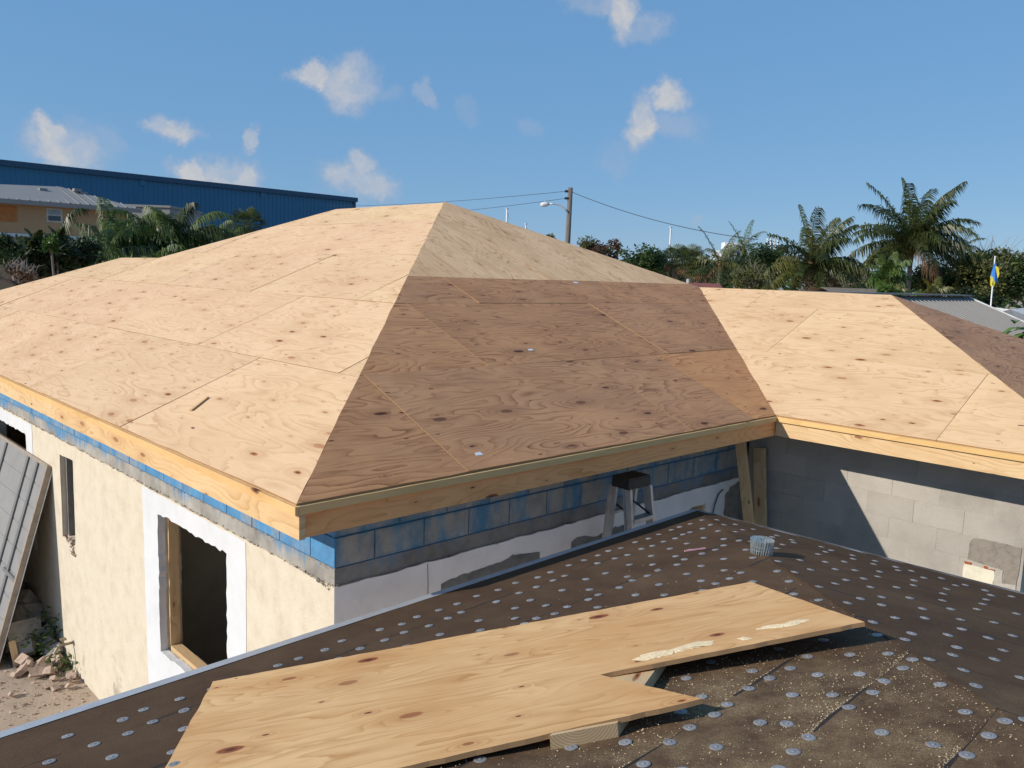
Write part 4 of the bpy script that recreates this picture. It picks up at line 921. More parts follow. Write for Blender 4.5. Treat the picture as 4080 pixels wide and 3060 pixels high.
rect(wn0, wn1, ov-.03, ov+.05, 'frame', 'window_frame', wi); mid = (wn0[1]+wn1[1])/2
rect((wn0[0]-.09, wn0[1]-.09), (wn1[0]+.09, mid+.03), ov-.045, ov-.02, 'blind', 'window_blind', wi); rect((wn0[0]-.09, mid-.03), (wn1[0]+.09, wn1[1]+.09), ov-.045, ov-.02, 'pane', 'window_glass', wi)
o0, o1 = pr(-60, 815), pr(67, 884); rect(o0, o1, ov-.05, ov+.02, 'boarded_window', 'orange_board', th)
for (u, v, h) in ((170, 762, .35), (307, 763, .45), (331, 776, .5), (350, 794, .35)):
    c = hit(u, v, tuple(hn), hn.dot(ho+hn*3.2)); m = MB(); m.tube([c-Z*h, c+Z*.1], .13, 8); m.box((-.2, -.2, .0), (.2, .2, .16), o=c); m.build('roof_vent', 'tin_roof_pale', rf_)
# pale flat roofed building behind it
c = at(500, 822, 60); c2 = at(676, 834, 60); d_ = (c2-c); d_.z = 0; ln_ = d_.length; d_.normalize(); nn_ = Vector((-d_.y, d_.x, 0)); nn_ = nn_ if nn_.dot(c-CAM) > 0 else -nn_
t = thing('flat_building', (c.x, c.y, GZ), 'pale flat roofed building half hidden by feathery palm', 'building')
mb = MB(); mb.prism([(-4, GZ), (ln_, GZ), (ln_, c.z), (-4, c.z)], lambda s, z, t_: c+d_*s+nn_*t_+Z*(z-c.z), 0, 6); mb.build('wall', 'tin_roof_pale', t)
mb = MB(); mb.prism([(-4.1, c.z), (ln_+.1, c.z), (ln_+.1, c.z+.15), (-4.1, c.z+.15)], lambda s, z, t_: c+d_*s+nn_*t_+Z*(z-c.z), -.1, 6.1); mb.build('parapet', 'tin_roof_pale', t)
# neighbour with grey metal roof on the right
E = at(3838, 1183, 20); nb_ = thing('grey_roof_house', (E.x-4, E.y-2, GZ), 'neighbouring house with grey ribbed metal roof beyond the brown plywood', 'house')
pit = .415; RL = 9.
mb = MB(); Ex = lambda s, t, h=0: E-X*s+Vector((0, -t, -pit*t))+Z*h
mb.poly([Ex(0, 0), Ex(RL, 0), Ex(RL, 7), Ex(0, 7)]); Eb = lambda s, t: E-X*s+Vector((0, t, -pit*t)); mb.poly([Eb(0, 0), Eb(0, 6), Eb(RL, 6), Eb(RL, 0)]); rg = sub('roof', nb_); mb.build('metal_sheeting', 'tin_roof_gray', rg, False, False)
for k in range(40):
    m = MB(); s = .02+k*.229; m.bar(Ex(s, .12, .018), Ex(s, 7, .018), .055, .035); m.build('rib', 'tin_roof_gray', rg)
m = MB(); m.bar(Ex(-.03, 0, .04), Ex(RL, 0, .04), .34, .03); m.build('ridge_cap', 'tin_roof_gray', rg)
m = MB(); m.bar(Ex(-.03, 0, .0), Ex(-.03, 7, .0), .05, .12); m.build('rake_trim', 'galvanised', rg)
m = MB(); m.prism([(0, 0), (6.6, -pit*6.6-.0), (6.6, GZ-E.z), (-5.5, GZ-E.z), (-5.5, -pit*5.5), ], lambda a, b, t_: E+Vector((-.3-t_, -a, b-.06)), 0, .15); m.box((-RL+.3, -6.6, GZ-E.z), (-.45, -6.4, -pit*6.6-.06), o=E); m.build('wall', 'off_white', nb_)
for i, (u, v) in enumerate(((3868, 1270), (3962, 1302), (4012, 1293))):
    nE = Vector((0, pit, 1)).normalized(); c = hit(u, v, tuple(nE), nE.dot(E)) + Z*.06
    f = thing('floodlight', c, ['white floodlight with coiled cable on the grey metal roof', 'white floodlight with conduit at the grey roof eave', 'round white floodlight with bracket on the grey metal roof'][i], 'floodlight')
    m = MB(); m.tube([c+Vector((-.02, .06, .02)), c+Vector((0, -.02, 0)), c+Vector((.01, -.09, -.02))], [.05, .085, .1], 10); m.build('lamp_head', 'lamp_white', f); m = MB(); m.tube([c, c-Z*.09], .02, 6); m.build('bracket', 'galvanised', f)
pts = [hit(u, v, tuple(nE), nE.dot(E))+Z*h for u, v, h in ((3872, 1275, .1), (3895, 1290, .05), (3915, 1297, .04), (3960, 1293, .08), (4020, 1286, .05), (4080, 1281, .05))]
m = MB(); m.tube(pts, .014, 5); o = m.build('roof_cable', 'cable'); tag(o, 'dark cable strung between floodlights over the grey metal roof', 'cable')
# pale shingle roof behind
A0, A1, A2 = at(3915, 1218, 31), at(4025, 1233, 30), at(4200, 1212, 32)
t = thing('pale_roof_house', (A1.x, A1.y, GZ), 'house with pale shingled roof under the flag', 'house'); m = MB(); dn = Vector((.6, -4.5, -1.6)); bk = Vector((2, 5, -1.5))
for a, b in ((A0, A1), (A1, A2)): m.poly([a, b, b+dn, a+dn]); m.poly([b, a, a+bk, b+bk])
m.build('roof', 'shingle_white', t); m = MB(); m.box((-3, -3.5, GZ-A1.z), (5, 3.5, -1.75), o=A1); m.build('wall', 'off_white', t)
# red roof house
a, b = at(2700, 1124, 42), at(2868, 1130, 42); d_ = (b-a); d_.z = 0; ln_ = d_.length; d_.normalize(); nn_ = Vector((d_.y, -d_.x, 0)); nn_ = nn_ if nn_.dot(CAM-a) > 0 else -nn_
t = thing('red_roof_house', (a.x, a.y, GZ), 'low house with dull red roof and grey gable behind plywood ridge', 'house'); m = MB()
m.poly([a-d_*4, b, b+nn_*2.2-Z*.75, a-d_*4+nn_*2.2-Z*.75]); m.poly([b, a-d_*4, a-d_*4-nn_*2.2-Z*.75, b-nn_*2.2-Z*.75]); m.build('roof', 'red_roof', t, False, False)
m = MB(); m.prism([(-2.1, -.75), (2.1, -.75), (0, -.05)], lambda x, z, t_: b-d_*(.15+t_)+nn_*x+Z*z, 0, .1); m.prism([(-2.1, GZ-b.z), (2.1, GZ-b.z), (2.1, -.76), (-2.1, -.76)], lambda x, z, t_: b-d_*(.15+t_)+nn_*x+Z*z, 0, 4.5); m.build('gable', 'tin_roof_gray', t)
m = MB(); vv = at(2742, 1121, 42); m.tube([vv-Z*.3, vv+Z*.12], .09, 8); m.build('vent_pipe', 'galvanised', t)
# far white building
c = at(2890, 965, 210); t = thing('white_building', (c.x, c.y, GZ), 'tall white building showing above the trees', 'building'); k = 210/FPX; dx = Vector((CR.x, CR.y, 0)).normalized(); dy_ = Vector((fwd.x, fwd.y, 0)).normalized()
m = MB(); m.box((0, 0, -30*k), (46*k, 4, 0), dx, dy_, Z, c); m.build('penthouse', 'mast_white', t); m = MB(); m.box((-10*k, 0.5, GZ-c.z), (240*k, 12, -31*k), dx, dy_, Z, c); m.build('wall', 'off_white', t)
for j in range(6):
    for i in range(9): m = MB(); m.box(((i*26-2)*k, .42, (-58-j*30)*k), ((i*26+12)*k, .55, (-40-j*30)*k), dx, dy_, Z, c); m.build('window', 'window_glass', t)
for i in range(4): m = MB(); q_ = at(3058+i*14, 955, 205); m.tube([q_-Z*2.5, q_+Z*(.3+.2*(i % 2))], .2, 6); m.build('antenna', 'mast_white', t)
# low grey roof behind coconut palms
c = at(3395, 1150, 38); t = thing('shed', (c.x, c.y, GZ), 'low shed with dull brown roof behind the two coconut palms', 'shed'); m = MB(); m.box((-.6, 0, GZ-c.z), (2.2, 3, -.25), dx, dy_, Z, c); m.build('wall', 'tan_wall', t); m = MB(); m.poly([c-dx*.9-dy_*.3-Z*.28, c+dx*2.5-dy_*.3-Z*.28, c+dx*2.5+dy_*1.6+Z*.02, c-dx*.9+dy_*1.6+Z*.02]); m.poly([c-dx*.9+dy_*1.6+Z*.02, c+dx*2.5+dy_*1.6+Z*.02, c+dx*2.5+dy_*3.4-Z*.3, c-dx*.9+dy_*3.4-Z*.3]); m.build('roof', 'bark', t)

# ------------------------------------------------------------------ poles, wires, masts, flag
def ground_under(p): return Vector((p.x, p.y, GZ))
pt_ = at(2273, 748, 46); pb = ground_under(at(2262, 1400, 46)); pb = Vector((pt_.x-.08, pt_.y+.05, GZ))
t = thing('utility_pole', pb, 'weathered wooden utility pole carrying a curved street light arm', 'utility pole'); m = MB(); m.tube([pb, pb.lerp(pt_, .5), pt_], [.19, .165, .135], 10); m.build('pole', 'wood_pole', t, True)
ar = [at(u, v, 46) for u, v in ((2262, 845), (2250, 832), (2232, 818), (2210, 812), (2186, 812))]
m = MB(); m.tube(ar, .045, 8); m.build('lamp_arm', 'galvanised', t, True); l0 = at(2188, 813, 46); l1 = at(2153, 816, 46); m = MB(); m.tube([l0, l0.lerp(l1, .3), l0.lerp(l1, .8), l1], [.07, .14, .13, .06], 10); m.build('lamp_head', 'lamp_white', t, True)
m = MB(); m.tube([at(2174, 812, 46), at(2174, 801, 46)], [.05, .06], 8); m.build('light_sensor', 'window_blind', t)
for u, v in ((2258, 762), (2257, 790)): m = MB(); c = at(u, v, 46); m.tube([c-CR*.1, c+CR*.1], .07, 8); m.build('insulator', 'cable', t)
def wire(name, a, b, sag, label, r=.013):
    m = MB(); m.tube([a.lerp(b, k/24)-Z*sag*4*(k/24)*(1-k/24) for k in range(25)], r, 5); o = m.build(name, 'cable'); tag(o, label, 'wire')
wire('power_line', at(2257, 762, 46), at(1300, 820, 88), .25, 'upper power line running from the pole towards the blue warehouse')
wire('power_line', at(2256, 790, 46), at(1500, 858, 88), .25, 'lower power line running from the pole behind the plywood peak')
wire('service_cable', at(2278, 765, 46), at(3020, 955, 40), .35, 'thicker cable sagging from the pole down to the trees', .017)
for i, (u, v0, v1, d, r_) in enumerate(((2020, 833, 892, 120, .17), (2095, 894, 920, 130, .13), (2671, 908, 1005, 120, .13))):
    tp_ = at(u+ (1 if i < 2 else 2), v0, d); bt = ground_under(tp_); t = thing('sailboat_mast', bt, ['thick white sailboat mast beyond the pale plywood hip', 'short white sailboat mast tip left of the utility pole', 'tall thin white sailboat mast with stay above green trees'][i], 'mast'); m = MB(); m.tube([bt, tp_], [r_, r_*.85], 8); m.box((-.25, -.08, 0), (.25, .08, .15), o=tp_); m.build('mast', 'mast_white', t)
    m = MB(); m.tube([tp_, bt+Vector((1.2, -1.2, 0))*2], .02, 4); m.build('stay', 'galvanised', t)
p0, p1 = at(3947, 1225, 33), at(3965, 1020, 33); b_ = p0+(p0-p1).normalized()*3.2; t = thing('flagpole', Vector((b_.x, b_.y, b_.z)), 'thin white leaning flagpole above the pale roof', 'flagpole'); m = MB(); m.tube([b_, p1], [.03, .022], 8); m.build('pole', 'mast_white', t)
fl = [(3964, 1045), (3975, 1062), (3978, 1100), (3968, 1125), (3946, 1108), (3955, 1080)]
m = MB()
def flagpatch(m, px, mi, d0):
    n = len(px); P = [at(u, v, d0+.12*math.sin(u*.21)) for u, v in px]; m.poly(P, mi); 
for k in range(6):
    f0, f1 = k/6, (k+1)/6
    L_ = [(3962-18*f, 1047+60*f) for f in (f0, f1)]; M_ = [(3968-4*f, 1047+78*f) for f in (f0, f1)]; R_ = [(3972+4*f, 1055+70*f) for f in (f0, f1)]
    m.poly([at(*L_[0], 33), at(*M_[0], 32.85), at(*M_[1], 32.85), at(*L_[1], 33)], 0); m.poly([at(*M_[0], 32.85), at(*R_[0], 33.1), at(*R_[1], 33.1), at(*M_[1], 32.85)], 0)
m.poly([at(3966, 1060, 32.8), at(3978, 1064, 32.75), at(3982, 1092, 32.75), at(3975, 1110, 32.8)], 1)
m.poly([at(3946, 1098, 32.7), at(3958, 1106, 32.65), at(3952, 1142, 32.7), at(3946, 1138, 32.75)], 1); m.poly([at(3958, 1112, 32.66), at(3966, 1126, 32.66), at(3958, 1146, 32.7), at(3952, 1134, 32.66)], 1)
o = m.build('flag', ['flag_blue', 'flag_yellow'], None, False, False); tag(o, 'limp blue and yellow flag hanging on the white flagpole', 'flag')
c = at(853, 965, 62); t = thing('street_lamp', ground_under(c), 'small white street lamp in front of the blue warehouse', 'street lamp'); tp_ = at(855, 938, 62); m = MB(); m.tube([ground_under(c), tp_, at(846, 930, 62), at(836, 926, 62)], [.07, .05, .04, .035], 8); m.build('pole', 'galvanised', t, True); m = MB(); m.tube([at(838, 926, 62), at(826, 924, 62)], [.1, .07], 8); m.build('lamp_head', 'lamp_white', t)

# ------------------------------------------------------------------ plants
def frond(a, e, ln, droop, wind, seed, ll=.62, pairs=44, hang=.75, w=.062):
    rr = random.Random(seed); mb = MB(); d = Vector((math.cos(a)*math.cos(e), math.sin(a)*math.cos(e), math.sin(e))); p = Vector((0, 0, 0)); pts = [p.copy()]; dirs = [d.copy()]; n = 14
    for k in range(n):
        d = (d + (Vector((0, 0, -droop))+wind*.35)*(k+1)/n/n*2.2).normalized(); p = p+d*ln/n; pts.append(p.copy()); dirs.append(d.copy())
    mb.tube(pts, [.028*(1-.8*k/n)+.004 for k in range(n+1)], 4)
    for k in range(pairs):
        t = .10+.9*k/pairs; f = t*n; i = min(int(f), n-1); q_ = pts[i].lerp(pts[i+1], f-i); dd = dirs[i].lerp(dirs[i+1], f-i).normalized(); s = dd.cross(Z); s = s.normalized() if s.length > .05 else dd.orthogonal().normalized(); u_ = s.cross(dd)
        L1 = ll*(math.sin(min(1, t*1.25+.12)*math.pi*.62+.25))*(1-.45*max(0, t-.6)/.4)
        for sg in (-1, 1):
            b = (s*sg*.85+dd*.4+u_*.1+Vector((rr.gauss(0, .16), rr.gauss(0, .16), rr.gauss(0, .16)))+wind*.7).normalized(); l1 = L1*rr.uniform(.8, 1.1); m1 = q_+b*l1*.45-Z*hang*l1*.10; e1 = q_+b*l1*.8-Z*hang*l1*.7+wind*l1*.3
            wv = dd*w*.5
            mb.poly([q_-wv*.4, q_+wv*.4, m1+wv, m1-wv]); mb.poly([m1-wv, m1+wv, e1])
    return mb
WIND = Vector((CR.x, CR.y, 0)).normalized()
def palm(loc, htop, nf, ln, label, seed, mats=('frond_green',), lean=Vector((0, 0, 0)), r=.17, dead=1, ll=.62, name='coconut_palm', wind=.45, emin=-.75, pairs=44, dens=None):
    rr = random.Random(seed); b = Vector((loc.x, loc.y, GZ)); top = Vector((loc.x, loc.y, htop)); b = b-lean; t = thing(name, b, label, 'palm tree')
    m = MB(); n = 12; pts = [b.lerp(top, k/n)+lean*.12*math.sin(k/n*3.14) for k in range(n+1)]; m.tube(pts, [r*(1.35-.45*min(1, k/3)-.02*k)*(1+.05*(k % 2)) for k in range(n+1)], 10); m.build('trunk', 'palm_bark', t, True)
    m = MB(); 
    for k in range(22):
        a = rr.uniform(0, 6.28); kk = r/.17; z = rr.uniform(-.5, .35)*kk; d = Vector((math.cos(a), math.sin(a), 0)); m.poly([top+d*r*.8+Z*(z-.3*kk), top+d*(r+.06*kk)+Z*z+d.cross(Z)*.07*kk, top+d*(r+.16*kk)+Z*(z+.25*kk), top+d*(r+.06*kk)+Z*z-d.cross(Z)*.07*kk])
    m.build('fibre_boot', 'boot_fibre', t, False, False)
    for k in range(nf):
        a = k*2.39996+rr.uniform(-.25, .25); e = 1.35-(1.35-emin)*((k+.5)/nf)**.85+rr.uniform(-.1, .1); isd = k >= nf-dead
        mt = 'frond_dead' if isd else (rr.choice(mats) if k < nf*.75 else rr.choice(mats+('frond_yellow',)))
        fm = frond(a, e, ln*rr.uniform(.82, 1.08)*(1.1 if e > .8 else 1), rr.uniform(.75, 1.25)*(.7 if e > .9 else 1.0), WIND*wind*rr.uniform(.6, 1.3), seed*100+k, ll, pairs, rr.uniform(.8, 1.3)*(1.4 if isd else 1))
        off = ROOT[t.name]; o = bpy.data.objects.new('frond', fm.mesh('frond', [mt])); col.objects.link(o); o.parent = t; o.location = top-off+Z*.1
    return t
c = at(3634, 972, 45); palm(c, c.z, 42, 3.5, 'tall coconut palm with full windblown crown on straight bare trunk', 11, r=.17, dead=1, lean=Vector((-.15, 0, 0)), ll=1.0, pairs=64, emin=-.35, wind=.55)
c = at(3236, 1062, 43); palm(c, c.z, 27, 3.0, 'shorter coconut palm with ragged crown just behind plywood ridge', 23, r=.17, dead=2, ll=.95, pairs=60, emin=-.4, wind=.6, mats=('frond_green', 'frond_green', 'frond_yellow'))
c = at(2868, 1055, 62); palm(c, c.z, 15, 2.9, 'young coconut palm in front of the tree belt beside red roof', 31, r=.15, dead=1, mats=('frond_green', 'frond_yellow'), pairs=30)
c = at(2960, 985, 75); palm(c, c.z, 14, 2.6, 'feathery palm poking above trees beside the white building', 37, r=.15, dead=0, mats=('frond_areca',), pairs=28)
c = at(3535, 1110, 40); palm(c, c.z, 22, 1.15, 'bright green feathery palm low between the coconut palms', 41, r=.12, dead=0, mats=('leaf_bright', 'frond_areca'), pairs=34, ll=.6, emin=-.4)
c = at(3560, 1195, 36); palm(c, c.z, 10, .7, 'low yellowish palm beside the tall coconut trunk', 43, r=.1, dead=0, mats=('frond_yellow',), pairs=26, ll=.4, emin=.0)
c = at(3715, 1185, 36); palm(c, c.z, 10, .9, 'low yellow green palm right of the tall coconut trunk', 47, r=.1, dead=1, mats=('frond_yellow',), pairs=26, ll=.4, emin=.0)
c = at(3835, 985, 75); palm(c, c.z, 12, 2.0, 'distant small palm crown behind the big olive thicket', 53, r=.12, dead=0, pairs=22)
def fan_palm(loc, htop, label, seed, r=.9, lean=Vector((0, 0, 0)), nf=26):
    rr = random.Random(seed); b = Vector((loc.x, loc.y, GZ))-lean; top = Vector((loc.x, loc.y, htop)); t = thing('cabbage_palm', b, label, 'palm tree'); m = MB(); m.tube([b, b.lerp(top, .5)+lean*.1, top], [.2, .17, .16], 8); m.build('trunk', 'palm_bark', t, True)
    for k in range(nf):
        z = 1-2*(k+.5)/nf*.8; a = k*2.4; s = math.sqrt(max(0, 1-z*z)); d = Vector((math.cos(a)*s, math.sin(a)*s, z)).normalized(); m = MB(); hub = d*r*.7; m.tube([(0, 0, 0), tuple(hub)], .02, 4); n_ = d.cross(Z) if d.cross(Z).length > .1 else X; n_.normalize(); up = n_.cross(d)
        for j in range(15):
            an = (j-7)*.22; e = (d*math.cos(an)+n_*math.sin(an)+up*.1).normalized(); e2 = hub+e*r*.95-Z*.28*r; pm = hub+e*r*.55; w_ = (n_*math.cos(an)-d*math.sin(an))*.05
            m.poly([hub, pm+w_, e2, pm-w_])
        o = bpy.data.objects.new('fan_leaf', m.mesh('fan_leaf', ['frond_dead' if k >= nf-3 else 'frond_green'])); col.objects.link(o); o.parent = t; o.location = top-b
c = at(2748, 1045, 66); fan_palm(c, c.z, 'cabbage palm with slanting trunk in the middle of the tree belt', 61, 1.15, Vector((1.2, -.9, 0))*.8)
c = at(2690, 1040, 68); fan_palm(c, c.z, 'cabbage palm with round crown under the thin mast', 62, 1.1)
c = at(2785, 1075, 64); fan_palm(c, c.z, 'smaller cabbage palm between slanting trunk and young coconut palm', 63, .9)

def leafy(name, label, px, dep, rx, rz_, mat, seed, n=5000, ls=.26, clumps=26, trunk=True, twigs=0, cat='tree', ry=None, low_=None, mat2=None, hollow=.55, bare=0):
    rr = random.Random(seed); c = at(px[0], px[1], dep); k = dep/FPX; rx, rz_ = rx*k, rz_*k; ry = ry*k if ry else rx*.8
    t = thing(name, Vector((c.x, c.y, GZ)), label, cat); cl = []
    for i in range(clumps):
        while True:
            v = Vector((rr.uniform(-1, 1), rr.uniform(-1, 1), rr.uniform(-.9, 1)))
            if hollow < v.length < 1: break
        cl.append((c+dx*v.x*rx*.86+dy_*v.y*ry*.86+Z*v.z*rz_*.84, rr.uniform(.2, .42)*min(rx, rz_*1.4)))
    m = MB(); per = n//clumps
    for ci, (q_, rad) in enumerate(cl):
        for j in range(int(per*rr.uniform(.6, 1.4))):
            v = Vector((rr.gauss(0, 1), rr.gauss(0, 1), rr.gauss(0, 1))).normalized()*rad*rr.random()**.4; v.z *= .75; p = q_+v
            if p.z < GZ+.02: continue
            d = (v.normalized()*.6+Vector((rr.gauss(0, 1), rr.gauss(0, 1), rr.gauss(-.2, .8)))).normalized(); nn2 = Vector((rr.gauss(0, .7), rr.gauss(0, .7), 1)).normalized()
            if abs(d.dot(nn2)) > .95: continue
            s = ls*rr.uniform(.5, 1.2); leafquad(m, p, d, nn2, s, s*.55, 1 if (mat2 and ci % 3 == 0) else 0)
    m.build('crown', [mat]+([mat2] if mat2 else []), t, False, False)
    m = MB(); base = Vector((c.x, c.y, GZ)); fork = Vector((c.x, c.y, max(GZ+.4, c.z-rz_*.75)))
    if trunk: m.tube([base, base.lerp(fork, .6)+dx*.1, fork], [max(.08, rx*.07), rx*.055+.03, rx*.05+.02], 8)
    for q_, rad in cl[:14]: m.tube([fork, fork.lerp(q_, .5)+Z*rad*.2, q_], [rx*.03+.02, rx*.018+.012, .01], 5)
    for i in range(twigs):
        q_, rad = cl[rr.randrange(len(cl))]; e = q_+Vector((rr.gauss(0, .5), rr.gauss(0, .5), rr.uniform(.4, 1.3)))*rad*1.6; m.tube([q_, q_.lerp(e, .5)+Vector((rr.gauss(0, .08), rr.gauss(0, .08), 0)), e], [.018, .012, .005], 4)
    m.build('trunk', 'twig' if twigs else 'bark', t, False, False)
    return t
# tree belt right of the pole
leafy('red_tree', 'rounded tree with reddish brown crown right of the utility pole', (2395, 1015), 75, 105, 72, 'leaf_red', 1, 5200, .3, 34, mat2='leaf_olive', hollow=.4)
leafy('small_tree', 'tiny brown treetop left of the utility pole behind the plywood', (2195, 965), 80, 40, 28, 'leaf_olive', 2, 900, .28, 9)
leafy('green_tree', 'rounded mid green tree next to the reddish one', (2545, 1050), 66, 105, 75, 'leaf_green', 3, 5200, .3, 34, hollow=.4)
leafy('dark_tree', 'dark green tree behind the cabbage palms', (2740, 1075), 84, 160, 75, 'leaf_dark', 4, 5200, .34, 34, hollow=.3)
leafy('dark_tree', 'dark green bushy tree behind the young coconut palm', (2860, 1090), 80, 120, 85, 'leaf_green', 5, 4200, .32, 28, hollow=.3)
leafy('big_tree', 'large dark tree in front of the white building', (3045, 1050), 72, 125, 100, 'leaf_dark', 6, 6500, .3, 38, hollow=.35, mat2='leaf_green')
leafy('dry_tree', 'dry brownish olive tree below the large dark tree', (3010, 1115), 52, 120, 60, 'leaf_olive', 7, 3000, .2, 24, twigs=60, hollow=.3)
leafy('bare_tree', 'half bare grey branched tree behind the shorter coconut palm', (3330, 1110), 52, 150, 55, 'leaf_olive', 8, 1500, .2, 22, twigs=120, hollow=.3)
leafy('rust_tree', 'rusty brown tree between the two coconut palms', (3350, 1070), 60, 95, 60, 'leaf_rust', 9, 2600, .26, 22, hollow=.3, mat2='leaf_dark')
leafy('low_tree', 'dark green low tree under the rusty tree', (3420, 1130), 58, 90, 60, 'leaf_dark', 10, 2200, .26, 18, hollow=.3)
leafy('broadleaf_bush', 'yellow green broad leaved bush by the tall coconut trunk', (3545, 1170), 34, 55, 30, 'leaf_bright', 15, 900, .2, 14, cat='bush')
leafy('thicket', 'big olive green thicket behind the flag', (3960, 1110), 44, 180, 105, 'leaf_olive', 11, 26000, .22, 90, twigs=150, hollow=.25, mat2='leaf_green', cat='thicket')
leafy('thicket', 'olive green thicket just right of the tall coconut trunk', (3735, 1115), 48, 110, 75, 'leaf_olive', 12, 11000, .22, 50, twigs=60, hollow=.25, mat2='leaf_green', cat='thicket')
leafy('thicket', 'darker thicket at the far right beyond the pale roof', (4170, 1100), 47, 160, 95, 'leaf_olive', 13, 10000, .24, 50, twigs=60, hollow=.25, cat='thicket')
leafy('dark_bush', 'dark green bush at the foot of the flagpole', (3870, 1185), 38, 130, 45, 'leaf_dark', 14, 2600, .18, 22, cat='bush', hollow=.2)
# left side
leafy('dark_shrub', 'dark green shrub mass below the tan house wall', (120, 1020), 23, 220, 85, 'leaf_dark', 21, 9000, .15, 46, hollow=.2, cat='shrub', twigs=30)
leafy('dark_shrub', 'dark shrub right of the shrub mass under the white band', (330, 1010), 24, 100, 60, 'leaf_dark', 22, 3200, .14, 28, hollow=.2, cat='shrub')
leafy('dry_shrub', 'dry twiggy brown shrub low beside the far plywood eave', (60, 1095), 19, 120, 50, 'leaf_rust', 23, 500, .1, 20, hollow=.2, cat='shrub', twigs=160)
leafy('vine_shrub', 'light green leafy shrub sticking up before the tan house', (205, 975), 22, 26, 45, 'leaf_bright', 24, 500, .12, 10, hollow=.1, cat='shrub')
c = at(140, 985, 22.5); palm(c, c.z, 16, .42, 'small dark palm crown left of the light green shrub', 71, r=.04, dead=0, pairs=22, ll=.22, emin=-.3)
c = at(225, 960, 22.8); palm(c, c.z, 12, .36, 'small dark palm crown above the light green shrub', 72, r=.04, dead=0, pairs=22, ll=.22, emin=-.3)
def clump(px, dep, ht, nf, ln, label, seed, mats, spread=.5, wind=.25):
    rr = random.Random(seed); c = at(px[0], px[1], dep); t = thing('feathery_palm_clump', Vector((c.x, c.y, GZ)), label, 'palm clump'); m = MB(); base = Vector((c.x, c.y, GZ))
    for k in range(nf):
        a = rr.uniform(0, 6.28); s = Vector((rr.gauss(0, spread), rr.gauss(0, spread), 0)); z0 = ht*rr.uniform(.45, 1); e = rr.uniform(.2, 1.4)
        fm = frond(a, e, ln*rr.uniform(.7, 1.1), rr.uniform(.8, 1.7), WIND*wind, seed*100+k, .6, 44, rr.uniform(1.0, 1.6), .045)
        o = bpy.data.objects.new('frond', fm.mesh('frond', [rr.choice(mats)])); col.objects.link(o); o.parent = t; o.location = s+Z*z0
        if k % 3 == 0: m.tube([base+s*.6, base+s+Z*z0], [.05, .035], 6)
    m.build('stems', 'palm_bark', t, False, False)
    m = MB(); R_ = ln*1.02                                            # hanging leaflets that fill the clump
    for k in range(int(nf*85)):
        v = Vector((rr.gauss(0, 1), rr.gauss(0, 1), rr.gauss(0, 1))).normalized()*rr.random()**.45; q_ = base+Vector((v.x*R_, v.y*R_, ht*.82+v.z*R_*.78))
        if q_.z < GZ+.3: continue
        d = Vector((v.x*.5+rr.gauss(0, .25), v.y*.5+rr.gauss(0, .25), -.9+rr.gauss(0, .35))).normalized()+WIND*.15; leafquad(m, q_, d, Vector((rr.gauss(0, 1), rr.gauss(0, 1), .4)).normalized(), rr.uniform(.25, .5), .05)
    m.build('leaflets', mats[0], t, False, False)
c = at(600, 842, 30); clump((600, 940), 30, c.z-GZ-.6, 190, 1.75, 'large feathery palm clump hiding the corner of the tan house', 81, ('frond_areca', 'frond_areca', 'frond_green'), 1.0)
c = at(480, 1000, 27); clump((470, 1000), 27, c.z-GZ-.3, 40, 1.6, 'lower feathery palm clump beside the far plywood ridge', 82, ('frond_areca', 'frond_green'), .6)
c = at(900, 905, 58); clump((900, 910), 58, c.z-GZ, 30, 1.9, 'bright feathery palm clump in front of the warehouse', 83, ('frond_areca', 'leaf_bright'), .5)
c = at(985, 900, 60); fan_palm(c, c.z, 'round fan palm in front of the warehouse', 84, 1.1)
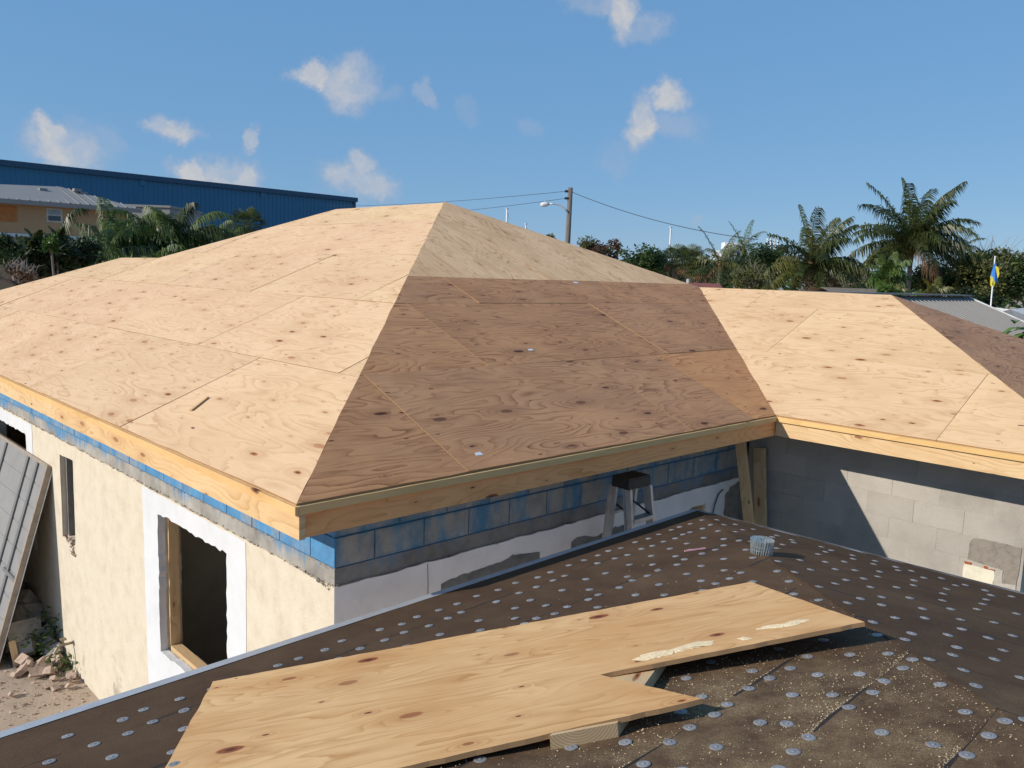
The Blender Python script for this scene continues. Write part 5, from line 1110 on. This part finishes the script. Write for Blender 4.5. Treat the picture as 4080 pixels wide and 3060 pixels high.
leafy('dark_shrub', 'small dark red shrub beside the small street lamp', (800, 955), 58, 30, 22, 'leaf_red', 25, 500, .22, 8, hollow=.1, cat='shrub')
# glossy leaves at the right edge
c = at(4085, 1318, 13.5); t = thing('glossy_plant', Vector((c.x, c.y, GZ)), 'glossy broad green leaves rising past the brown plywood at the right', 'plant'); rr = random.Random(90); m = MB(); m.tube([Vector((c.x, c.y, GZ)), c-Z*.2], [.05, .03], 6); m.build('stem', 'bark', t)
for k in range(34):
    a = rr.uniform(0, 6.28); e = rr.uniform(-.2, 1.1); d = Vector((math.cos(a)*math.cos(e), math.sin(a)*math.cos(e), math.sin(e))); m = MB(); s = d.cross(Z).normalized(); b0_ = c+Vector((rr.gauss(0, .1), rr.gauss(0, .1), rr.uniform(-.35, .1))); l = rr.uniform(.26, .38); up = s.cross(d)
    pr_ = [(0, .01), (.25, .06), (.5, .075), (.75, .055), (1, .004)]
    for i in range(4):
        (f0, w0), (f1, w1) = pr_[i], pr_[i+1]; A = lambda f: b0_+d*l*f-Z*l*.55*f*f
        for sg in (-1, 1): m.poly([A(f0), A(f1), A(f1)+s*sg*w1+up*w1*.35, A(f0)+s*sg*w0+up*w0*.35])
    m.build('large_leaf', 'leaf_glossy', t, True, False)
# far-off wood along the horizon
rr = random.Random(404); m = MB(); a0 = math.atan2(fwd.x, fwd.y)
for k in range(15000):
    az = a0+R(rr.uniform(-48, 62)); d = rr.uniform(170, 215); hh = 6.2+2.2*mn.noise(Vector((az*22, 1.3, 0)))+1.2*mn.noise(Vector((az*70, 4.1, 0))); z = hh*rr.random()**.6
    if az < a0-R(8): d += 25
    p = Vector((CAM.x+math.sin(az)*d, CAM.y+math.cos(az)*d, GZ+z)); v = Vector((rr.gauss(0, 1), rr.gauss(0, 1), rr.gauss(0, .6))).normalized(); leafquad(m, p, v, Vector((rr.gauss(0, .7), rr.gauss(0, .7), 1)).normalized(), rr.uniform(1.0, 2.2), rr.uniform(.7, 1.3))
tag(m.build('far_wood', 'leaf_green', None, False, False), 'far low belt of green woodland along the horizon', 'wood', kind='stuff')
